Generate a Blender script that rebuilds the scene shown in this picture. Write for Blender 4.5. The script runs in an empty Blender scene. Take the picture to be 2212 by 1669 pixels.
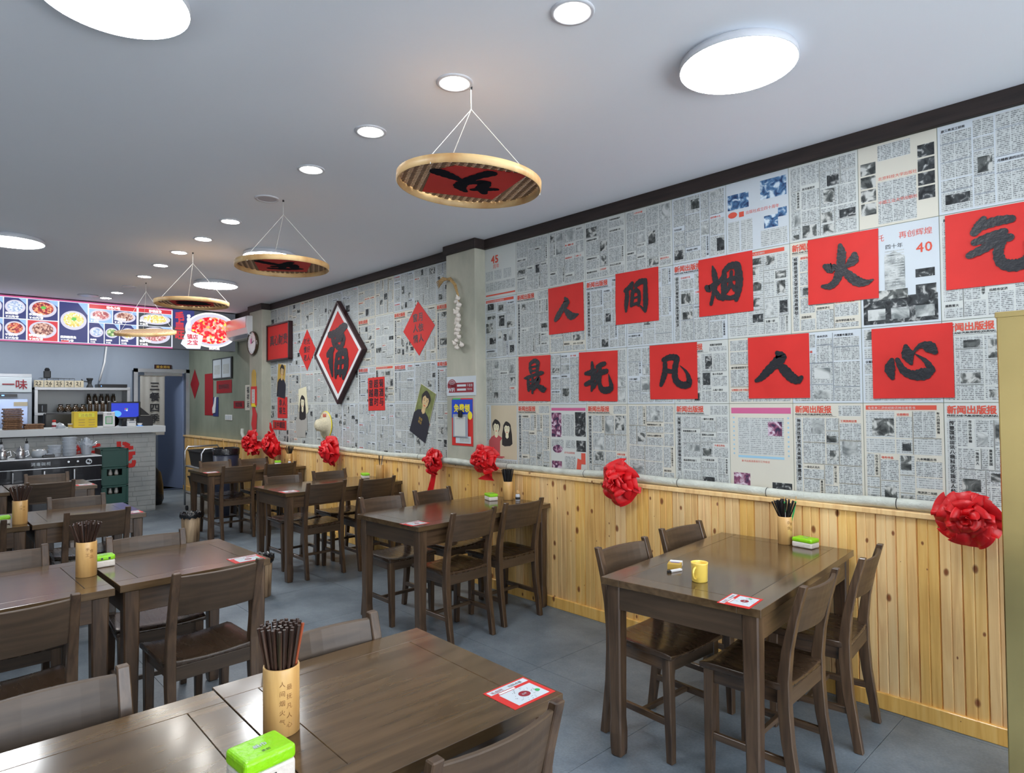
import bpy, bmesh, math, random
from mathutils import Vector, Matrix, noise as mnoise
random.seed(7)
PI = math.pi
C = bpy.context.scene.collection
SC = bpy.context.scene

# ------------------------------------------------------------------ camera
F_PX, HC = 1385.0, 1.5
yaw, pitch, roll = math.radians(43.4), math.radians(1.33), math.radians(-0.545)
fw = Vector((math.cos(yaw)*math.cos(pitch), math.sin(yaw)*math.cos(pitch), math.sin(pitch)))
rt = Vector((-math.sin(yaw), math.cos(yaw), 0))
up = fw.cross(rt)
if up.z < 0: up = -up
# world here is left handed for (X back, Y right); Blender Y is mirrored below through S()
r2 = rt*math.cos(roll) + up*math.sin(roll)
u2 = -rt*math.sin(roll) + up*math.cos(roll)
def S(v): return Vector((v[0], -v[1], v[2]))          # room measure (x along wall, y to the newspaper wall, z) -> Blender
cam = bpy.data.cameras.new('camera'); co = bpy.data.objects.new('camera', cam); C.objects.link(co)
cam.sensor_width = 36; cam.lens = 36*F_PX/2212; cam.clip_start = .05; cam.clip_end = 100
R_, U_, F_ = S(r2), S(u2), S(fw)
M = Matrix((R_, U_, -F_)).transposed().to_4x4(); M.translation = Vector((0, 0, HC)); co.matrix_world = M
SC.camera = co
# ------------------------------------------------------------------ world, exposure
w = bpy.data.worlds.new('world'); SC.world = w; w.use_nodes = True
bg = w.node_tree.nodes['Background']; bg.inputs[0].default_value = (.88, .93, 1, 1); bg.inputs[1].default_value = 5.5
SC.view_settings.view_transform = 'Standard'; SC.view_settings.look = 'None'
SC.view_settings.exposure = 0.5; SC.view_settings.gamma = 1.0; SC.view_settings.use_curve_mapping = False
L_BIG, L_SPOT, L_MENU = 34.0, 60.0, 1.0
try:
    SC.cycles.max_bounces = 8; SC.cycles.diffuse_bounces = 5; SC.cycles.glossy_bounces = 4; SC.cycles.caustics_reflective = False; SC.cycles.caustics_refractive = False
    SC.cycles.sample_clamp_indirect = 4.0
except Exception: pass

# ------------------------------------------------------------------ materials
MATS = {}
def nt(name):
    m = bpy.data.materials.new(name); m.use_nodes = True; MATS[name] = m
    return m, m.node_tree.nodes, m.node_tree.links, m.node_tree.nodes['Principled BSDF']
def L3(c): return (c[0], c[1], c[2], 1)
def srgb(r, g, b):
    f = lambda v: (v/255/12.92) if v/255 <= .04045 else ((v/255+.055)/1.055)**2.4
    return (f(r), f(g), f(b))
def ramp(N, stops):
    r = N.new('ShaderNodeValToRGB'); e = r.color_ramp.elements
    while len(e) < len(stops): e.new(.5)
    for i, (p, c) in enumerate(stops): e[i].position = p; e[i].color = L3(c)
    return r
def coords(N, L, kind='Object', scale=(1, 1, 1)):
    mp = N.new('ShaderNodeMapping'); mp.inputs['Scale'].default_value = scale
    if kind == 'World':
        g = N.new('ShaderNodeNewGeometry'); L.new(g.outputs['Position'], mp.inputs[0])
    else:
        t = N.new('ShaderNodeTexCoord'); L.new(t.outputs[kind], mp.inputs[0])
    return mp.outputs[0]
def plain(name, col, rough=.5, metal=0, coat=0, spec=.5, var=0, vscale=20, bump=0, bscale=60, alpha=1, trans=0):
    m, N, L, P = nt(name)
    P.inputs['Base Color'].default_value = L3(col); P.inputs['Roughness'].default_value = rough
    P.inputs['Metallic'].default_value = metal; P.inputs['Coat Weight'].default_value = coat; P.inputs['Specular IOR Level'].default_value = spec
    P.inputs['Alpha'].default_value = alpha; P.inputs['Transmission Weight'].default_value = trans
    if var:
        n = N.new('ShaderNodeTexNoise'); n.inputs['Scale'].default_value = vscale; n.inputs['Detail'].default_value = 4
        L.new(coords(N, L), n.inputs[0])
        r = ramp(N, [(.3, [c*(1-var) for c in col]), (.7, [min(1, c*(1+var)) for c in col])])
        L.new(n.outputs[0], r.inputs[0]); L.new(r.outputs[0], P.inputs['Base Color'])
    if bump:
        n = N.new('ShaderNodeTexNoise'); n.inputs['Scale'].default_value = bscale; n.inputs['Detail'].default_value = 3
        L.new(coords(N, L), n.inputs[0]); b = N.new('ShaderNodeBump'); b.inputs['Strength'].default_value = bump; b.inputs['Distance'].default_value = .01
        L.new(n.outputs[0], b.inputs['Height']); L.new(b.outputs[0], P.inputs['Normal'])
    return m
def emit(name, col, s):
    m, N, L, P = nt(name)
    P.inputs['Base Color'].default_value = (0, 0, 0, 1); P.inputs['Emission Color'].default_value = L3(col); P.inputs['Emission Strength'].default_value = s
    P.inputs['Roughness'].default_value = .4
    return m
def emit_noise(name, stops, scale, s, kind='voronoi'):
    m, N, L, P = nt(name)
    P.inputs['Base Color'].default_value = (.02, .02, .02, 1); P.inputs['Roughness'].default_value = .35
    if kind == 'voronoi':
        n = N.new('ShaderNodeTexVoronoi'); o = n.outputs['Color']
    else:
        n = N.new('ShaderNodeTexNoise'); n.inputs['Detail'].default_value = 3; o = n.outputs[0]
    n.inputs['Scale'].default_value = scale; L.new(coords(N, L, 'World'), n.inputs[0])
    if kind == 'voronoi':
        sp = N.new('ShaderNodeSeparateColor'); L.new(o, sp.inputs[0]); o = sp.outputs[0]
    r = ramp(N, stops); L.new(o, r.inputs[0]); L.new(r.outputs[0], P.inputs['Emission Color']); P.inputs['Emission Strength'].default_value = s
    return m
def wood(name, c1, c2, scale, rough=.3, coat=.25, grain=1.0):
    m, N, L, P = nt(name)
    v = coords(N, L, 'Object', scale)
    n = N.new('ShaderNodeTexNoise'); n.inputs['Scale'].default_value = 1; n.inputs['Detail'].default_value = 6; n.inputs['Distortion'].default_value = .6
    L.new(v, n.inputs[0]); r = ramp(N, [(.32, c1), (.68, c2)]); L.new(n.outputs[0], r.inputs[0])
    oi = N.new('ShaderNodeObjectInfo'); hs = N.new('ShaderNodeHueSaturation'); mr = N.new('ShaderNodeMapRange')
    mr.inputs['To Min'].default_value = .85; mr.inputs['To Max'].default_value = 1.18
    L.new(oi.outputs['Random'], mr.inputs[0]); L.new(mr.outputs[0], hs.inputs['Value']); L.new(r.outputs[0], hs.inputs['Color'])
    L.new(hs.outputs[0], P.inputs['Base Color'])
    n2 = N.new('ShaderNodeTexNoise'); n2.inputs['Scale'].default_value = 2.5; n2.inputs['Detail'].default_value = 3; L.new(v, n2.inputs[0])
    mr2 = N.new('ShaderNodeMapRange'); mr2.inputs['To Min'].default_value = rough-.06*min(1, grain+.15); mr2.inputs['To Max'].default_value = rough+.1*min(1, grain+.15)
    L.new(n2.outputs[0], mr2.inputs[0]); L.new(mr2.outputs[0], P.inputs['Roughness'])
    b = N.new('ShaderNodeBump'); b.inputs['Strength'].default_value = .12*grain; b.inputs['Distance'].default_value = .004
    L.new(n2.outputs[0], b.inputs['Height']); L.new(b.outputs[0], P.inputs['Normal'])
    P.inputs['Coat Weight'].default_value = coat; P.inputs['Coat Roughness'].default_value = .12
    return m
DW1, DW2 = (.040, .021, .011), (.110, .064, .034)
wood('dark_wood_z', DW1, DW2, (45, 45, 4), .36)
wood('dark_wood_y', DW1, DW2, (38, 3.5, 45), .30, .35)
wood('dark_wood_x', (.045, .027, .015), (.085, .053, .030), (2.5, 22, 30), .46, .05, .4)
wood('seat_wood', (.040, .023, .013), (.050, .029, .0165), (14, 2, 14), .27, .2, .0)
wood('table_top_wood', (.066, .039, .018), (.118, .073, .036), (26, 2.6, 30), .17, .3, .08)
wood('cornice_wood', (.012, .007, .006), (.032, .019, .016), (2.5, 30, 30), .55, .0)
wood('log_wood', (.09, .05, .025), (.42, .30, .18), (22, 22, 2.2), .55, .0)
wood('bamboo', srgb(196, 150, 88), srgb(222, 180, 116), (30, 30, 3), .38, .2)
wood('bamboo_rim', srgb(170, 128, 78), srgb(214, 184, 132), (6, 6, 6), .5, .05)
wood('board_brown', srgb(96, 66, 46), srgb(150, 112, 80), (6, 40, 40), .7, 0)
wood('stick_wood', (.02, .009, .006), (.085, .04, .026), (60, 60, 6), .4, .1)
def pine():
    m, N, L, P = nt('pine')
    v = coords(N, L, 'World', (1, 1, 1))
    mp = N.new('ShaderNodeMapping'); mp.inputs['Scale'].default_value = (28, 28, 1.6); L.new(v, mp.inputs[0])
    n = N.new('ShaderNodeTexNoise'); n.inputs['Scale'].default_value = 1; n.inputs['Detail'].default_value = 5; n.inputs['Distortion'].default_value = 1.2; L.new(mp.outputs[0], n.inputs[0])
    r = ramp(N, [(.3, srgb(222, 172, 104)), (.5, srgb(238, 194, 122)), (.75, srgb(243, 207, 142))]); L.new(n.outputs[0], r.inputs[0])
    oi = N.new('ShaderNodeObjectInfo'); hs = N.new('ShaderNodeHueSaturation')
    a = N.new('ShaderNodeMapRange'); a.inputs['To Min'].default_value = .90; a.inputs['To Max'].default_value = 1.05; L.new(oi.outputs['Random'], a.inputs[0]); L.new(a.outputs[0], hs.inputs['Value'])
    b = N.new('ShaderNodeMath'); b.operation = 'MULTIPLY'; b.inputs[1].default_value = 7.31; L.new(oi.outputs['Random'], b.inputs[0])
    c = N.new('ShaderNodeMath'); c.operation = 'FRACT'; L.new(b.outputs[0], c.inputs[0])
    d = N.new('ShaderNodeMapRange'); d.inputs['To Min'].default_value = .88; d.inputs['To Max'].default_value = 1.1; L.new(c.outputs[0], d.inputs[0]); L.new(d.outputs[0], hs.inputs['Saturation'])
    L.new(r.outputs[0], hs.inputs['Color'])
    # knots: cells stretched along the board
    kp = N.new('ShaderNodeMapping'); kp.inputs['Scale'].default_value = (9.0, 0.0, 5.2); L.new(v, kp.inputs[0])
    nd = N.new('ShaderNodeTexNoise'); nd.inputs['Scale'].default_value = 30; L.new(v, nd.inputs[0])
    mx = N.new('ShaderNodeMix'); mx.data_type = 'VECTOR'; mx.inputs[0].default_value = .035
    L.new(kp.outputs[0], mx.inputs[4]); L.new(nd.outputs['Color'], mx.inputs[5])
    vo = N.new('ShaderNodeTexVoronoi'); vo.voronoi_dimensions = '2D'; vo.inputs['Scale'].default_value = 1.0
    s1 = N.new('ShaderNodeSeparateXYZ'); c1 = N.new('ShaderNodeCombineXYZ'); L.new(mx.outputs[1], s1.inputs[0]); L.new(s1.outputs['X'], c1.inputs['X']); L.new(s1.outputs['Z'], c1.inputs['Y']); L.new(c1.outputs[0], vo.inputs['Vector'])
    sep = N.new('ShaderNodeSeparateColor'); L.new(vo.outputs['Color'], sep.inputs[0])
    th = N.new('ShaderNodeMapRange'); th.inputs['From Min'].default_value = .35; th.inputs['From Max'].default_value = 1; th.inputs['To Min'].default_value = .004; th.inputs['To Max'].default_value = .15
    L.new(sep.outputs[0], th.inputs[0])
    dv = N.new('ShaderNodeMath'); dv.operation = 'DIVIDE'; L.new(vo.outputs['Distance'], dv.inputs[0]); L.new(th.outputs[0], dv.inputs[1])
    kr = ramp(N, [(.0, (1, 1, 1)), (.55, (.9, .9, .9)), (1.0, (0, 0, 0))]); L.new(dv.outputs[0], kr.inputs[0])
    m2 = N.new('ShaderNodeMix'); m2.data_type = 'RGBA'; L.new(kr.outputs[0], m2.inputs[0]); L.new(hs.outputs[0], m2.inputs[6]); m2.inputs[7].default_value = L3(srgb(128, 70, 34))
    L.new(m2.outputs[2], P.inputs['Base Color']); P.inputs['Roughness'].default_value = .42; P.inputs['Coat Weight'].default_value = .12
pine()
def tile():
    m, N, L, P = nt('floor_tile')
    v = coords(N, L, 'World', (1, 1, 1))
    n = N.new('ShaderNodeTexNoise'); n.inputs['Scale'].default_value = 2.2; n.inputs['Detail'].default_value = 8; n.inputs['Roughness'].default_value = .72; L.new(v, n.inputs[0])
    r = ramp(N, [(.3, srgb(90, 101, 112)), (.7, srgb(132, 143, 151))]); L.new(n.outputs[0], r.inputs[0])
    n3 = N.new('ShaderNodeTexNoise'); n3.inputs['Scale'].default_value = 90; n3.inputs['Detail'].default_value = 3; L.new(v, n3.inputs[0])
    mx = N.new('ShaderNodeMix'); mx.data_type = 'RGBA'; mx.blend_type = 'OVERLAY'; mx.inputs[0].default_value = .35
    L.new(r.outputs[0], mx.inputs[6]); L.new(n3.outputs[0], mx.inputs[7]); L.new(mx.outputs[2], P.inputs['Base Color'])
    mr = N.new('ShaderNodeMapRange'); mr.inputs['To Min'].default_value = .34; mr.inputs['To Max'].default_value = .55; L.new(n3.outputs[0], mr.inputs[0]); L.new(mr.outputs[0], P.inputs['Roughness'])
    b = N.new('ShaderNodeBump'); b.inputs['Strength'].default_value = .1; b.inputs['Distance'].default_value = .003; L.new(n3.outputs[0], b.inputs['Height']); L.new(b.outputs[0], P.inputs['Normal'])
tile()
def plaster(name, c1, c2, scale=1.6, rough=.8):
    m, N, L, P = nt(name)
    v = coords(N, L, 'World', (1, 1, .55))
    n = N.new('ShaderNodeTexNoise'); n.inputs['Scale'].default_value = scale; n.inputs['Detail'].default_value = 7; n.inputs['Roughness'].default_value = .6; L.new(v, n.inputs[0])
    r = ramp(N, [(.32, c1), (.68, c2)]); L.new(n.outputs[0], r.inputs[0]); L.new(r.outputs[0], P.inputs['Base Color']); P.inputs['Roughness'].default_value = rough
plaster('ceiling_paint', srgb(236, 242, 250), srgb(240, 245, 251), .6)
plaster('column_plaster', srgb(150, 152, 138), srgb(186, 184, 168), 2.2)
plaster('green_plaster', srgb(118, 126, 112), srgb(142, 148, 132), 1.8)
plaster('kitchen_wall', srgb(140, 150, 165), srgb(150, 160, 174), 1)
plaster('wall_white', srgb(205, 208, 210), srgb(214, 216, 217), 1)
plaster('counter_plaster', srgb(150, 154, 154), srgb(178, 180, 178), 3)
plain('slab_white', srgb(205, 210, 212), .35)
plain('paper', srgb(198, 202, 198), .85, var=.03, vscale=3)
plain('paper_warm', srgb(204, 201, 188), .85, var=.03, vscale=3)
plain('paper_cool', srgb(194, 202, 208), .85, var=.03, vscale=3)
def newsprint(name, ink, pitch=.0085, col=.052):
    m, N, L, P = nt(name)
    g = N.new('ShaderNodeNewGeometry'); sp = N.new('ShaderNodeSeparateXYZ'); L.new(g.outputs['Position'], sp.inputs[0])
    a = N.new('ShaderNodeMath'); a.operation = 'MULTIPLY'; a.inputs[1].default_value = 1/pitch; L.new(sp.outputs['Z'], a.inputs[0])
    fr = N.new('ShaderNodeMath'); fr.operation = 'FRACT'; L.new(a.outputs[0], fr.inputs[0])
    st = N.new('ShaderNodeMath'); st.operation = 'LESS_THAN'; st.inputs[1].default_value = .58; L.new(fr.outputs[0], st.inputs[0])
    cx = N.new('ShaderNodeMath'); cx.operation = 'MULTIPLY'; cx.inputs[1].default_value = 1/col; L.new(sp.outputs['X'], cx.inputs[0])
    fx = N.new('ShaderNodeMath'); fx.operation = 'FRACT'; L.new(cx.outputs[0], fx.inputs[0])
    sx = N.new('ShaderNodeMath'); sx.operation = 'LESS_THAN'; sx.inputs[1].default_value = .92; L.new(fx.outputs[0], sx.inputs[0])
    v = coords(N, L, 'World', (170, 170, 120))
    n = N.new('ShaderNodeTexNoise'); n.inputs['Scale'].default_value = 1; n.inputs['Detail'].default_value = 1; L.new(v, n.inputs[0])
    rn = ramp(N, [(.38, (.15,)*3), (.6, (1,)*3)]); L.new(n.outputs[0], rn.inputs[0])
    m1 = N.new('ShaderNodeMath'); m1.operation = 'MULTIPLY'; L.new(st.outputs[0], m1.inputs[0]); L.new(sx.outputs[0], m1.inputs[1])
    m2 = N.new('ShaderNodeMath'); m2.operation = 'MULTIPLY'; L.new(m1.outputs[0], m2.inputs[0]); L.new(rn.outputs[0], m2.inputs[1])
    m3 = N.new('ShaderNodeMath'); m3.operation = 'MULTIPLY'; m3.inputs[1].default_value = .78; L.new(m2.outputs[0], m3.inputs[0])
    mx = N.new('ShaderNodeMix'); mx.data_type = 'RGBA'; L.new(m3.outputs[0], mx.inputs[0]); mx.inputs[6].default_value = L3(srgb(192, 197, 196)); mx.inputs[7].default_value = L3(ink)
    L.new(mx.outputs[2], P.inputs['Base Color']); P.inputs['Roughness'].default_value = .85
newsprint('body_text', srgb(70, 74, 76))
newsprint('body_text_light', srgb(125, 130, 132), .011, .07)
def photo(name, stops, sc=22):
    m, N, L, P = nt(name)
    n = N.new('ShaderNodeTexNoise'); n.inputs['Scale'].default_value = sc; n.inputs['Detail'].default_value = 5; n.inputs['Distortion'].default_value = .8; L.new(coords(N, L, 'World'), n.inputs[0])
    r = ramp(N, stops); L.new(n.outputs[0], r.inputs[0]); L.new(r.outputs[0], P.inputs['Base Color']); P.inputs['Roughness'].default_value = .8
photo('photo_grey', [(.36, srgb(46, 50, 50)), (.5, srgb(96, 100, 98)), (.6, srgb(190, 192, 188))])
photo('photo_dark', [(.36, srgb(24, 27, 30)), (.56, srgb(64, 68, 70)), (.66, srgb(170, 172, 170))], 30)
photo('photo_light', [(.36, srgb(110, 116, 116)), (.6, srgb(196, 200, 198))], 14)
photo('photo_blue', [(.36, srgb(30, 50, 90)), (.5, srgb(80, 120, 160)), (.62, srgb(200, 215, 225))], 26)
photo('photo_purple', [(.38, srgb(50, 40, 70)), (.5, srgb(130, 70, 100)), (.62, srgb(205, 190, 205))], 26)
plain('ink_black', srgb(44, 46, 48), .8)
plain('ink_grey', srgb(110, 114, 116), .8)
plain('ink_red', srgb(208, 84, 66), .8)
plain('ink_pink', srgb(196, 96, 140), .8)
plain('ink_lightblue', srgb(150, 190, 212), .8)
plain('red_paper', srgb(204, 48, 44), .62, spec=.3, var=.05, vscale=6)
plain('red_paper_dark', srgb(150, 26, 36), .65, spec=.3)
plain('brush_ink', (.012, .013, .018), .42, bump=.25, bscale=60)
plain('engraved_brown', srgb(132, 88, 40), .6)
plain('reddish_stick', srgb(150, 70, 40), .4)
plain('matte_ink', (.012, .013, .018), .9, spec=.05)
plain('satin_red', (.62, .006, .010), .42, spec=.45, var=.12, vscale=8, bump=.25, bscale=40)
plain('red_ribbon', (.60, .03, .03), .5)
plain('pipe_wrap', srgb(196, 200, 190), .6, var=.12, vscale=14, bump=.5, bscale=70)
plain('black_plastic', (.012, .012, .014), .32)
plain('black_bag', (.008, .008, .01), .22, bump=.6, bscale=40)
plain('dark_matte', (.02, .021, .024), .7)
plain('white_plastic', srgb(228, 229, 230), .35)
plain('grey_plastic', srgb(150, 158, 170), .4)
plain('brass', (.90, .68, .28), .17, 1, var=.08, vscale=2, bump=.15, bscale=3)
plain('steel', (.55, .56, .58), .26, 1)
plain('steel_brushed', (.50, .51, .53), .42, 1, var=.08, vscale=5)
plain('green_wrap', srgb(142, 214, 24), .3, spec=.5, bump=.35, bscale=50)
plain('tissue_white', srgb(222, 214, 204), .45, bump=.4, bscale=50)
plain('mug_yellow', srgb(240, 208, 96), .28, coat=.3)
plain('gold_print', srgb(196, 160, 70), .5)
plain('yellow_metal', srgb(232, 200, 24), .4)
plain('yellow_light', srgb(240, 236, 60), .4)
plain('crate_green', (.008, .055, .042), .42)
plain('garlic_white', srgb(218, 210, 200), .5, var=.12, vscale=40)
plain('dry_stalk', srgb(170, 138, 90), .8, var=.25, vscale=60)
plain('straw', srgb(205, 196, 168), .8, var=.1, vscale=60, bump=.6, bscale=90)
plain('pink', srgb(226, 120, 176), .5)
plain('cardboard', srgb(150, 110, 76), .8, var=.15)
plain('cloth_grey', srgb(168, 166, 160), .85, var=.04, vscale=4)
plain('clear_plastic', srgb(198, 206, 216), .2, alpha=.82)
plain('glass_dark', (.05, .03, .015), .12, coat=.4)
plain('glass_frost', srgb(150, 166, 200), .2, metal=.2)
plain('blue_poster', srgb(40, 52, 110), .6)
plain('poster_blue', srgb(30, 70, 190), .45)
plain('poster_yellow', srgb(240, 220, 40), .5)
plain('poster_green', srgb(60, 170, 80), .5)
plain('maroon', srgb(140, 26, 42), .5)
plain('skin_print', srgb(206, 178, 130), .6, var=.12, vscale=20)
plain('skin_light', srgb(228, 222, 190), .6)
plain('hair_print', srgb(38, 34, 34), .6)
plain('olive_print', srgb(120, 128, 74), .6, var=.3, vscale=14)
plain('navy_print', srgb(36, 36, 48), .6)
plain('beige_print', srgb(198, 186, 160), .7)
plain('rose_print', srgb(186, 82, 86), .7)
plain('rope', srgb(214, 214, 210), .8)
plain('green_plastic', srgb(50, 170, 90), .4)
plain('bottle_cap', srgb(190, 188, 182), .3)
plain('ring_white', srgb(205, 208, 214), .4)
plain('lamp_off', srgb(176, 180, 190), .3)
plain('orange_print', srgb(226, 140, 40), .5)
plain('floor_grout', srgb(64, 70, 76), .8)
plain('corridor_floor', srgb(70, 80, 100), .4)
plain('weave_light', srgb(196, 164, 132), .7)
plain('weave_dark', srgb(128, 98, 72), .7)
plain('lacquer', (.03, .006, .008), .3)
emit('lamp_big', (.94, .975, 1), L_BIG); emit('lamp_spot', (1, .97, .90), L_SPOT)
emit('screen_blue', srgb(36, 60, 205), .7); emit('screen_cyan', srgb(90, 170, 235), .9); emit('led_blue', (.1, .3, 1), 4)
emit('menu_white', srgb(226, 232, 250), L_MENU); emit('menu_navy', srgb(56, 62, 120), L_MENU*.8); emit('menu_red', srgb(214, 62, 70), L_MENU*.8)
emit('menu_text', (1, 1, 1), L_MENU*1.3); emit('menu_border', srgb(206, 90, 150), L_MENU*.7); emit('menu_skyblue', srgb(150, 185, 235), L_MENU*.9); emit('menu_bowl', srgb(216, 214, 232), L_MENU*.8)
emit('menu_grey', srgb(80, 84, 92), L_MENU*.6); emit('menu_green', srgb(110, 200, 90), L_MENU*.8); emit('menu_cyan', srgb(60, 140, 230), L_MENU*.9)
emit_noise('food_white', [(.2, srgb(150, 175, 215)), (.7, srgb(225, 232, 250))], 55, L_MENU*.8)
emit_noise('food_red', [(.15, srgb(120, 30, 50)), (.5, srgb(200, 60, 60)), (.85, srgb(240, 170, 120))], 60, L_MENU*.8)
emit_noise('food_yellow', [(.15, srgb(215, 180, 80)), (.6, srgb(240, 230, 140)), (.9, srgb(250, 250, 220))], 60, L_MENU*.9)
emit_noise('food_brown', [(.15, srgb(110, 60, 60)), (.5, srgb(170, 110, 100)), (.85, srgb(230, 190, 170))], 60, L_MENU*.8)
emit_noise('food_hot', [(.1, srgb(215, 20, 40)), (.45, srgb(240, 50, 60)), (.6, srgb(250, 215, 200)), (.8, srgb(240, 90, 90)), (.95, srgb(250, 220, 90))], 28, L_MENU)
emit_noise('food_green', [(.15, srgb(60, 110, 60)), (.6, srgb(150, 190, 110)), (.9, srgb(230, 235, 190))], 60, L_MENU*.8)
emit_noise('food_pink', [(.15, srgb(170, 80, 90)), (.6, srgb(225, 150, 150)), (.9, srgb(245, 220, 215))], 70, L_MENU*.8)

# ------------------------------------------------------------------ mesh builder
class MB:
    def __init__(s): s.v = []; s.f = []; s.m = []; s.mats = []; s.mi = 0
    def use(s, name):
        if name not in s.mats: s.mats.append(name)
        s.mi = s.mats.index(name); return s
    def add(s, vs, fs):
        b = len(s.v); s.v += [tuple(v) for v in vs]
        for f in fs: s.f.append(tuple(b+i for i in f)); s.m.append(s.mi)
        return s
    def box(s, x0, y0, z0, x1, y1, z1, M=None):
        vs = [Vector((x, y, z)) for z in (z0, z1) for y in (y0, y1) for x in (x0, x1)]
        if M is not None: vs = [M @ v for v in vs]
        return s.add(vs, [(0, 2, 3, 1), (4, 5, 7, 6), (0, 1, 5, 4), (2, 6, 7, 3), (0, 4, 6, 2), (1, 3, 7, 5)])
    def quad(s, x0, y0, x1, y1, z=0): return s.add([(x0, y0, z), (x1, y0, z), (x1, y1, z), (x0, y1, z)], [(0, 1, 2, 3)])
    def poly(s, pts, z=0): return s.add([(x, y, z) for x, y in pts], [tuple(range(len(pts)))])
    def ell(s, cx, cy, rx, ry, z=0, n=24, a=0):
        return s.poly([(cx+rx*math.cos(2*PI*i/n)*math.cos(a)-ry*math.sin(2*PI*i/n)*math.sin(a), cy+rx*math.cos(2*PI*i/n)*math.sin(a)+ry*math.sin(2*PI*i/n)*math.cos(a)) for i in range(n)], z)
    def extr(s, pts, z0, z1):
        n = len(pts); vs = [(x, y, z0) for x, y in pts]+[(x, y, z1) for x, y in pts]
        return s.add(vs, [tuple(range(n))[::-1], tuple(range(n, 2*n))]+[(i, (i+1) % n, n+(i+1) % n, n+i) for i in range(n)])
    def lathe(s, prof, n=20, c=(0, 0, 0), M=None, cap=True):
        vs = []
        for r, z in prof:
            for i in range(n): vs.append(Vector((c[0]+r*math.cos(2*PI*i/n), c[1]+r*math.sin(2*PI*i/n), c[2]+z)))
        if M is not None: vs = [M @ v for v in vs]
        fs = []
        for k in range(len(prof)-1):
            for i in range(n): j = (i+1) % n; fs.append((k*n+i, k*n+j, (k+1)*n+j, (k+1)*n+i))
        if cap: fs.append(tuple(range(n))[::-1]); fs.append(tuple((len(prof)-1)*n+i for i in range(n)))
        return s.add(vs, fs)
    def tube(s, pts, r, n=8, cap=True):
        pts = [Vector(p) for p in pts]; vs = []; fs = []; ref = None
        for k, p in enumerate(pts):
            t = (pts[min(k+1, len(pts)-1)]-pts[max(k-1, 0)]).normalized()
            if ref is None: ref = Vector((0, 0, 1)) if abs(t.z) < .9 else Vector((1, 0, 0))
            a = (ref - t*ref.dot(t)).normalized(); ref = a; b = t.cross(a)
            rr = r[k] if isinstance(r, (list, tuple)) else r
            for i in range(n): vs.append(p+(a*math.cos(2*PI*i/n)+b*math.sin(2*PI*i/n))*rr)
        for k in range(len(pts)-1):
            for i in range(n): j = (i+1) % n; fs.append((k*n+i, k*n+j, (k+1)*n+j, (k+1)*n+i))
        if cap: fs.append(tuple(range(n))[::-1]); fs.append(tuple((len(pts)-1)*n+i for i in range(n)))
        return s.add(vs, fs)
    def sweep(s, pts, wx, wy):      # bar of rectangular section (world x by tangent-normal) through pts
        vs = []; fs = []
        for k, (p, a, b) in enumerate(zip(pts, wx, wy)):
            for sx, sy in ((-1, -1), (1, -1), (1, 1), (-1, 1)): vs.append((p[0]+sx*a/2, p[1]+sy*b/2, p[2]))
        for k in range(len(pts)-1):
            for i in range(4): j = (i+1) % 4; fs.append((k*4+i, k*4+j, k*4+4+j, k*4+4+i))
        n = len(pts)-1; fs += [(3, 2, 1, 0), (n*4, n*4+1, n*4+2, n*4+3)]
        return s.add(vs, fs)
    def text(s, st, size, x, y, z=0, vert=False, gap=1.0, sx=1.0, sy=1.0, thick=0):
        cx, cy = x, y
        for ch in st:
            if ch == '\n':
                if vert: cx -= size*gap*1.1; cy = y
                else: cy -= size*gap*1.1; cx = x
                continue
            vs, fs, adv = glyph(ch)
            for q, (dx, dy) in enumerate(((0, 0),) if not thick else ((-thick, -thick), (thick, -thick), (-thick, thick), (thick, thick))):
                    s.add([(cx+(px+dx)*size*sx, cy+(py+dy)*size*sy, z+q*.00012) for px, py in vs], fs)
            if vert: cy -= size*gap*sy
            else: cx += adv*size*gap*sx
        return s
    def brush(s, strokes, x0, y0, w, h, z, fat=1.28):      # strokes in unit square, y down
        for st in strokes:
            z += .00018; st = [(a, b_, c_*fat) for a, b_, c_ in st]
            P = []
            n = len(st)
            for i in range(n-1):
                p0, p1, p2, p3 = st[max(i-1, 0)], st[i], st[i+1], st[min(i+2, n-1)]
                for q in range(6):
                    t = q/6
                    P.append([.5*((2*p1[k])+(-p0[k]+p2[k])*t+(2*p0[k]-5*p1[k]+4*p2[k]-p3[k])*t*t+(-p0[k]+3*p1[k]-3*p2[k]+p3[k])*t**3) for k in range(3)])
            P.append(list(st[-1]))
            Lf, Rt = [], []
            for i, p in enumerate(P):
                a, b = P[max(i-1, 0)], P[min(i+1, len(P)-1)]
                dx, dy = b[0]-a[0], b[1]-a[1]; l = math.hypot(dx, dy) or 1; nx, ny = -dy/l, dx/l
                ww = p[2]/2*(1+.10*math.sin(i*2.3+st[0][0]*40))
                Lf.append((p[0]+nx*ww, p[1]+ny*ww)); Rt.append((p[0]-nx*ww, p[1]-ny*ww))
            cv = lambda q: (x0+q[0]*w, y0-q[1]*h, z)
            vs = [cv(q) for pr in zip(Lf, Rt) for q in pr]
            s.add(vs, [(2*i, 2*i+1, 2*i+3, 2*i+2) for i in range(len(P)-1)])
            for e in (0, -1):
                p = P[e]; s.add([cv((p[0]+p[2]*.5*math.cos(2*PI*i/10), p[1]+p[2]*.5*math.sin(2*PI*i/10))) for i in range(10)], [tuple(range(10))[::-1]]) if e == 99 else s.add([Vector(cv((p[0]+p[2]*.5*math.cos(2*PI*i/10), p[1]+p[2]*.5*math.sin(2*PI*i/10))))-Vector((0, 0, .00008)) for i in range(10)], [tuple(range(10))[::-1]])
        return s
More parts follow.
